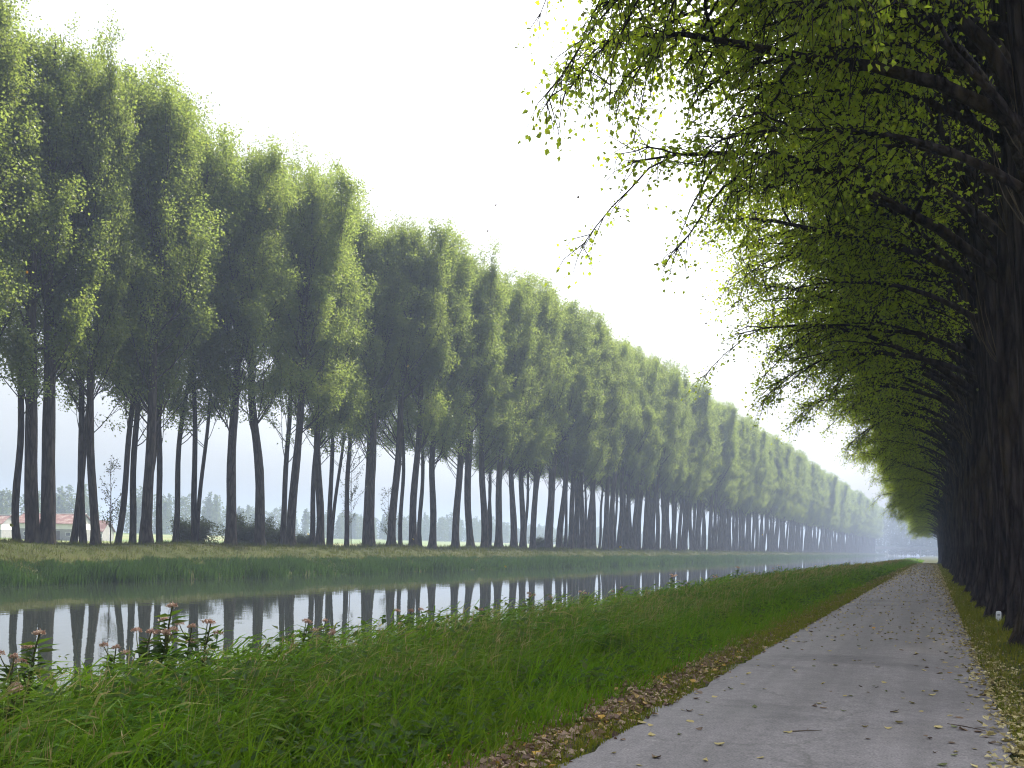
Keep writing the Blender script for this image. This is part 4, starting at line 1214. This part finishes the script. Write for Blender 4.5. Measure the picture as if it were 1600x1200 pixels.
def litter(mb, rng, x, y, z, size, mat=0):
    n = len(x)
    P = np.stack([x, y, z + rng.uniform(0.004, 0.03, n)], 1)
    a = rng.uniform(0, 6.28, n); e = rng.normal(0.05, 0.25, n)
    D = np.stack([np.cos(a), np.sin(a), e], 1)
    N = np.stack([rng.normal(0, 0.45, n), rng.normal(0, 0.45, n), np.ones(n)], 1)
    kites(mb, P, D, N, size, size * rng.uniform(0.6, 0.9, n), 0.28, mat, 0.42)
lb = MB()
x, y = scatter(rng, 4800, PL, PR, 17, 195, 1)
x = np.clip(loose_leaf_x(rng, len(x)), PL, PR)
k = rng.random(len(x)) < np.interp(y, [17, 26], [0.2, 1.0])
x, y = x[k], y[k]
litter(lb, rng, x, y, path_z(x, y), rng.uniform(0.05, 0.09, len(x)) * np.clip(y / 40, 1, 2.0))
o = link("leaf_scatter", lb.mesh("leaf_scatter", M['litter_y'])); tag(o, "countless small pale leaves strewn along the farther path", "fallen leaves", kind="stuff")
lb = MB()
x = -3.02 + 0.14 * np.sin(np.arange(40000) * 0.0) + rng.normal(0, 0.27, 40000); u = rng.random(40000); y = 3.2 * (120 / 3.2) ** u
keep = clumpy(rng, x * 2, y, 1.5, 0.22) & (x > -3.9) & (x < -2.42)
x, y = x[keep], y[keep]
litter(lb, rng, x, y, gz(x, y), rng.uniform(0.045, 0.095, len(x)) * np.clip(y / 30, 1, 2.2))
o = link("brown_leaf_litter", lb.mesh("brown_leaf_litter", M['litter'])); tag(o, "drift of dry brown leaves between the grass bank and the path", "fallen leaves", kind="stuff")
lb = MB()
x = 0.78 + rng.normal(0, 0.16, 6500) + np.where(rng.random(6500) < 0.25, rng.uniform(0, 0.8, 6500), 0); u = rng.random(6500); y = 6.0 * (150 / 6.0) ** u
keep = clumpy(rng, x * 2, y, 1.3, 0.35); x, y = x[keep], y[keep]
litter(lb, rng, x, y, gz(x, y) + np.where(x < PR, 0.02, 0.0), rng.uniform(0.045, 0.09, len(x)) * np.clip(y / 30, 1, 2.0))
o = link("yellow_leaf_litter", lb.mesh("yellow_leaf_litter", M['litter_y'])); tag(o, "drift of yellowed leaves between the path and the right-hand trees", "fallen leaves", kind="stuff")
for (px, py, L, a, lab) in [(1262, 1152, 0.30, 0.5, "short forked twig lying on the path left of its middle"), (1530, 1142, 0.55, -0.25, "long thin twig lying on the path near its right edge"),
                            (1400, 1118, 0.22, 1.1, "small broken twig on the asphalt among green leaves, right of the path's middle")]:
    v = (py - (866 + 0.021 * (px - 1458))); dd = EYE * 1600 / v; P = pix(px, py, dd)
    mb = MB(); r2 = np.random.default_rng(int(px))
    pts = limb_pts(r2, (-L / 2, 0, 0.008), 0, 0.0, 0.02, L, 6, 0.16); pts[:, 2] = 0.006 + 0.006 * np.arange(len(pts)) / len(pts)
    mb.tube(pts, np.linspace(0.006, 0.002, len(pts)), 5)
    q, d = at_t(pts, 0.5); b2 = limb_pts(r2, q, 0.8, 0.05, 0.05, L * 0.35, 4, 0.15); mb.tube(b2, np.linspace(0.004, 0.0015, len(b2)), 4)
    o = link("fallen_twig", mb.mesh("fallen_twig", M['twig'], True)); o.location = (P[0], P[1], float(path_z(P[0], P[1])) + 0.001); o.rotation_euler = (0, 0, a)
    tag(o, lab, "twig", "twigs lying on the path")

# ------------------------------------------------------------------ marker post
P = pix(1560, 973, 24.0)
e = empty("marker_post", (P[0], P[1], float(gz(P[0], P[1])))); tag(e, "small white marker post in the verge at the foot of a dark poplar", "marker post")
mb = MB()
prof = [(0.058, -0.1), (0.058, 0.20), (0.055, 0.232), (0.044, 0.250), (0.0, 0.256)]
th = np.arange(20) * 2 * math.pi / 20
sq = 1 / (np.abs(np.cos(th)) ** 6 + np.abs(np.sin(th)) ** 6) ** (1 / 6)
vv = np.concatenate([np.stack([r * sq * np.cos(th), r * sq * np.sin(th) * 0.8, np.full(20, z)], 1) for r, z in prof])
I = np.arange(len(prof) - 1)[:, None] * 20; J = np.arange(20)[None, :]
mb.add(vv, np.stack([I + J, I + (J + 1) % 20, I + 20 + (J + 1) % 20, I + 20 + J], -1).reshape(-1, 4))
link("post", mb.mesh("marker_post_body", M['white_paint'], True), e)
mb = MB(); mb.box((0, -0.048, 0.17), (0.06, 0.008, 0.035)); link("reflector", mb.mesh("marker_post_reflector", M['reflector']), e)

# ------------------------------------------------------------------ leaves drifting in the air
rng = np.random.default_rng(91)
sky_specks = [(872, 275, 14), (904, 308, 14), (774, 320, 17), (762, 361, 17), (970, 338, 22), (1045, 400, 20), (1020, 412, 24), (1103, 505, 20), (1155, 494, 22), (1103, 468, 24), (797, 66, 13)]
for i, (px, py, d) in enumerate(sky_specks):
    o = link("drifting_leaf", LV['litter_b'][i % 5]); o.location = pix(px, py, d); o.rotation_euler = tuple(rng.uniform(0, 6.28, 3)); o.scale = (0.6,) * 3
    tag(o, "tiny dark leaf drifting down against the pale sky", "leaf", "leaves drifting against the sky")
ye = [(388, 232, 12, 'y'), (43, 425, 14, 'o'), (297, 364, 13, 'y'), (421, 327, 14, 'y'), (484, 670, 13, 'y'), (638, 572, 14, 'y'), (646, 842, 16, 'y'), (969, 855, 15, 'y'), (790, 885, 14, 'y'), (1029, 885, 16, 'y'), (1158, 855, 16, 'y'), (1507, 590, 12, 'g'), (1527, 609, 12, 'g'), (1442, 730, 14, 'g'), (1191, 835, 17, 'y'), (481, 835, 15, 'y')]
for i, (px, py, d, c) in enumerate(ye):
    o = link("drifting_leaf", LV['litter_' + c][i % 5]); o.location = pix(px, py, d); o.rotation_euler = tuple(rng.uniform(0, 6.28, 3)); o.scale = (0.55,) * 3
    tag(o, "tiny leaf drifting in the air, catching the light before the trees", "leaf", "leaves drifting before the trees")
o = link("drifting_leaf", LV['litter_g'][1]); o.location = pix(18, 821, 11); o.rotation_euler = (1.2, 0.4, 0.8); o.scale = (0.62, 0.62, 0.62)
tag(o, "olive leaf hanging in the air before the left end of the barn", "leaf", "leaves drifting before the trees")

# ------------------------------------------------------------------ haze
def haze_mat():
    m, nt, n, l, out = new_mat("haze_air")
    v = n.new("ShaderNodeVolumePrincipled")
    v.inputs["Color"].default_value = (0.37, 0.45, 0.63, 1)
    v.inputs["Density"].default_value = 0.0009
    v.inputs["Anisotropy"].default_value = 0.10
    l.new(v.outputs[0], out.inputs["Volume"])
    return m
hz = MB().box((-450, 1270, 24), (1960, 2700, 56))
o = link("haze", hz.mesh("haze", haze_mat())); tag(o, "thin pale morning haze over the canal", "haze", kind="stuff")
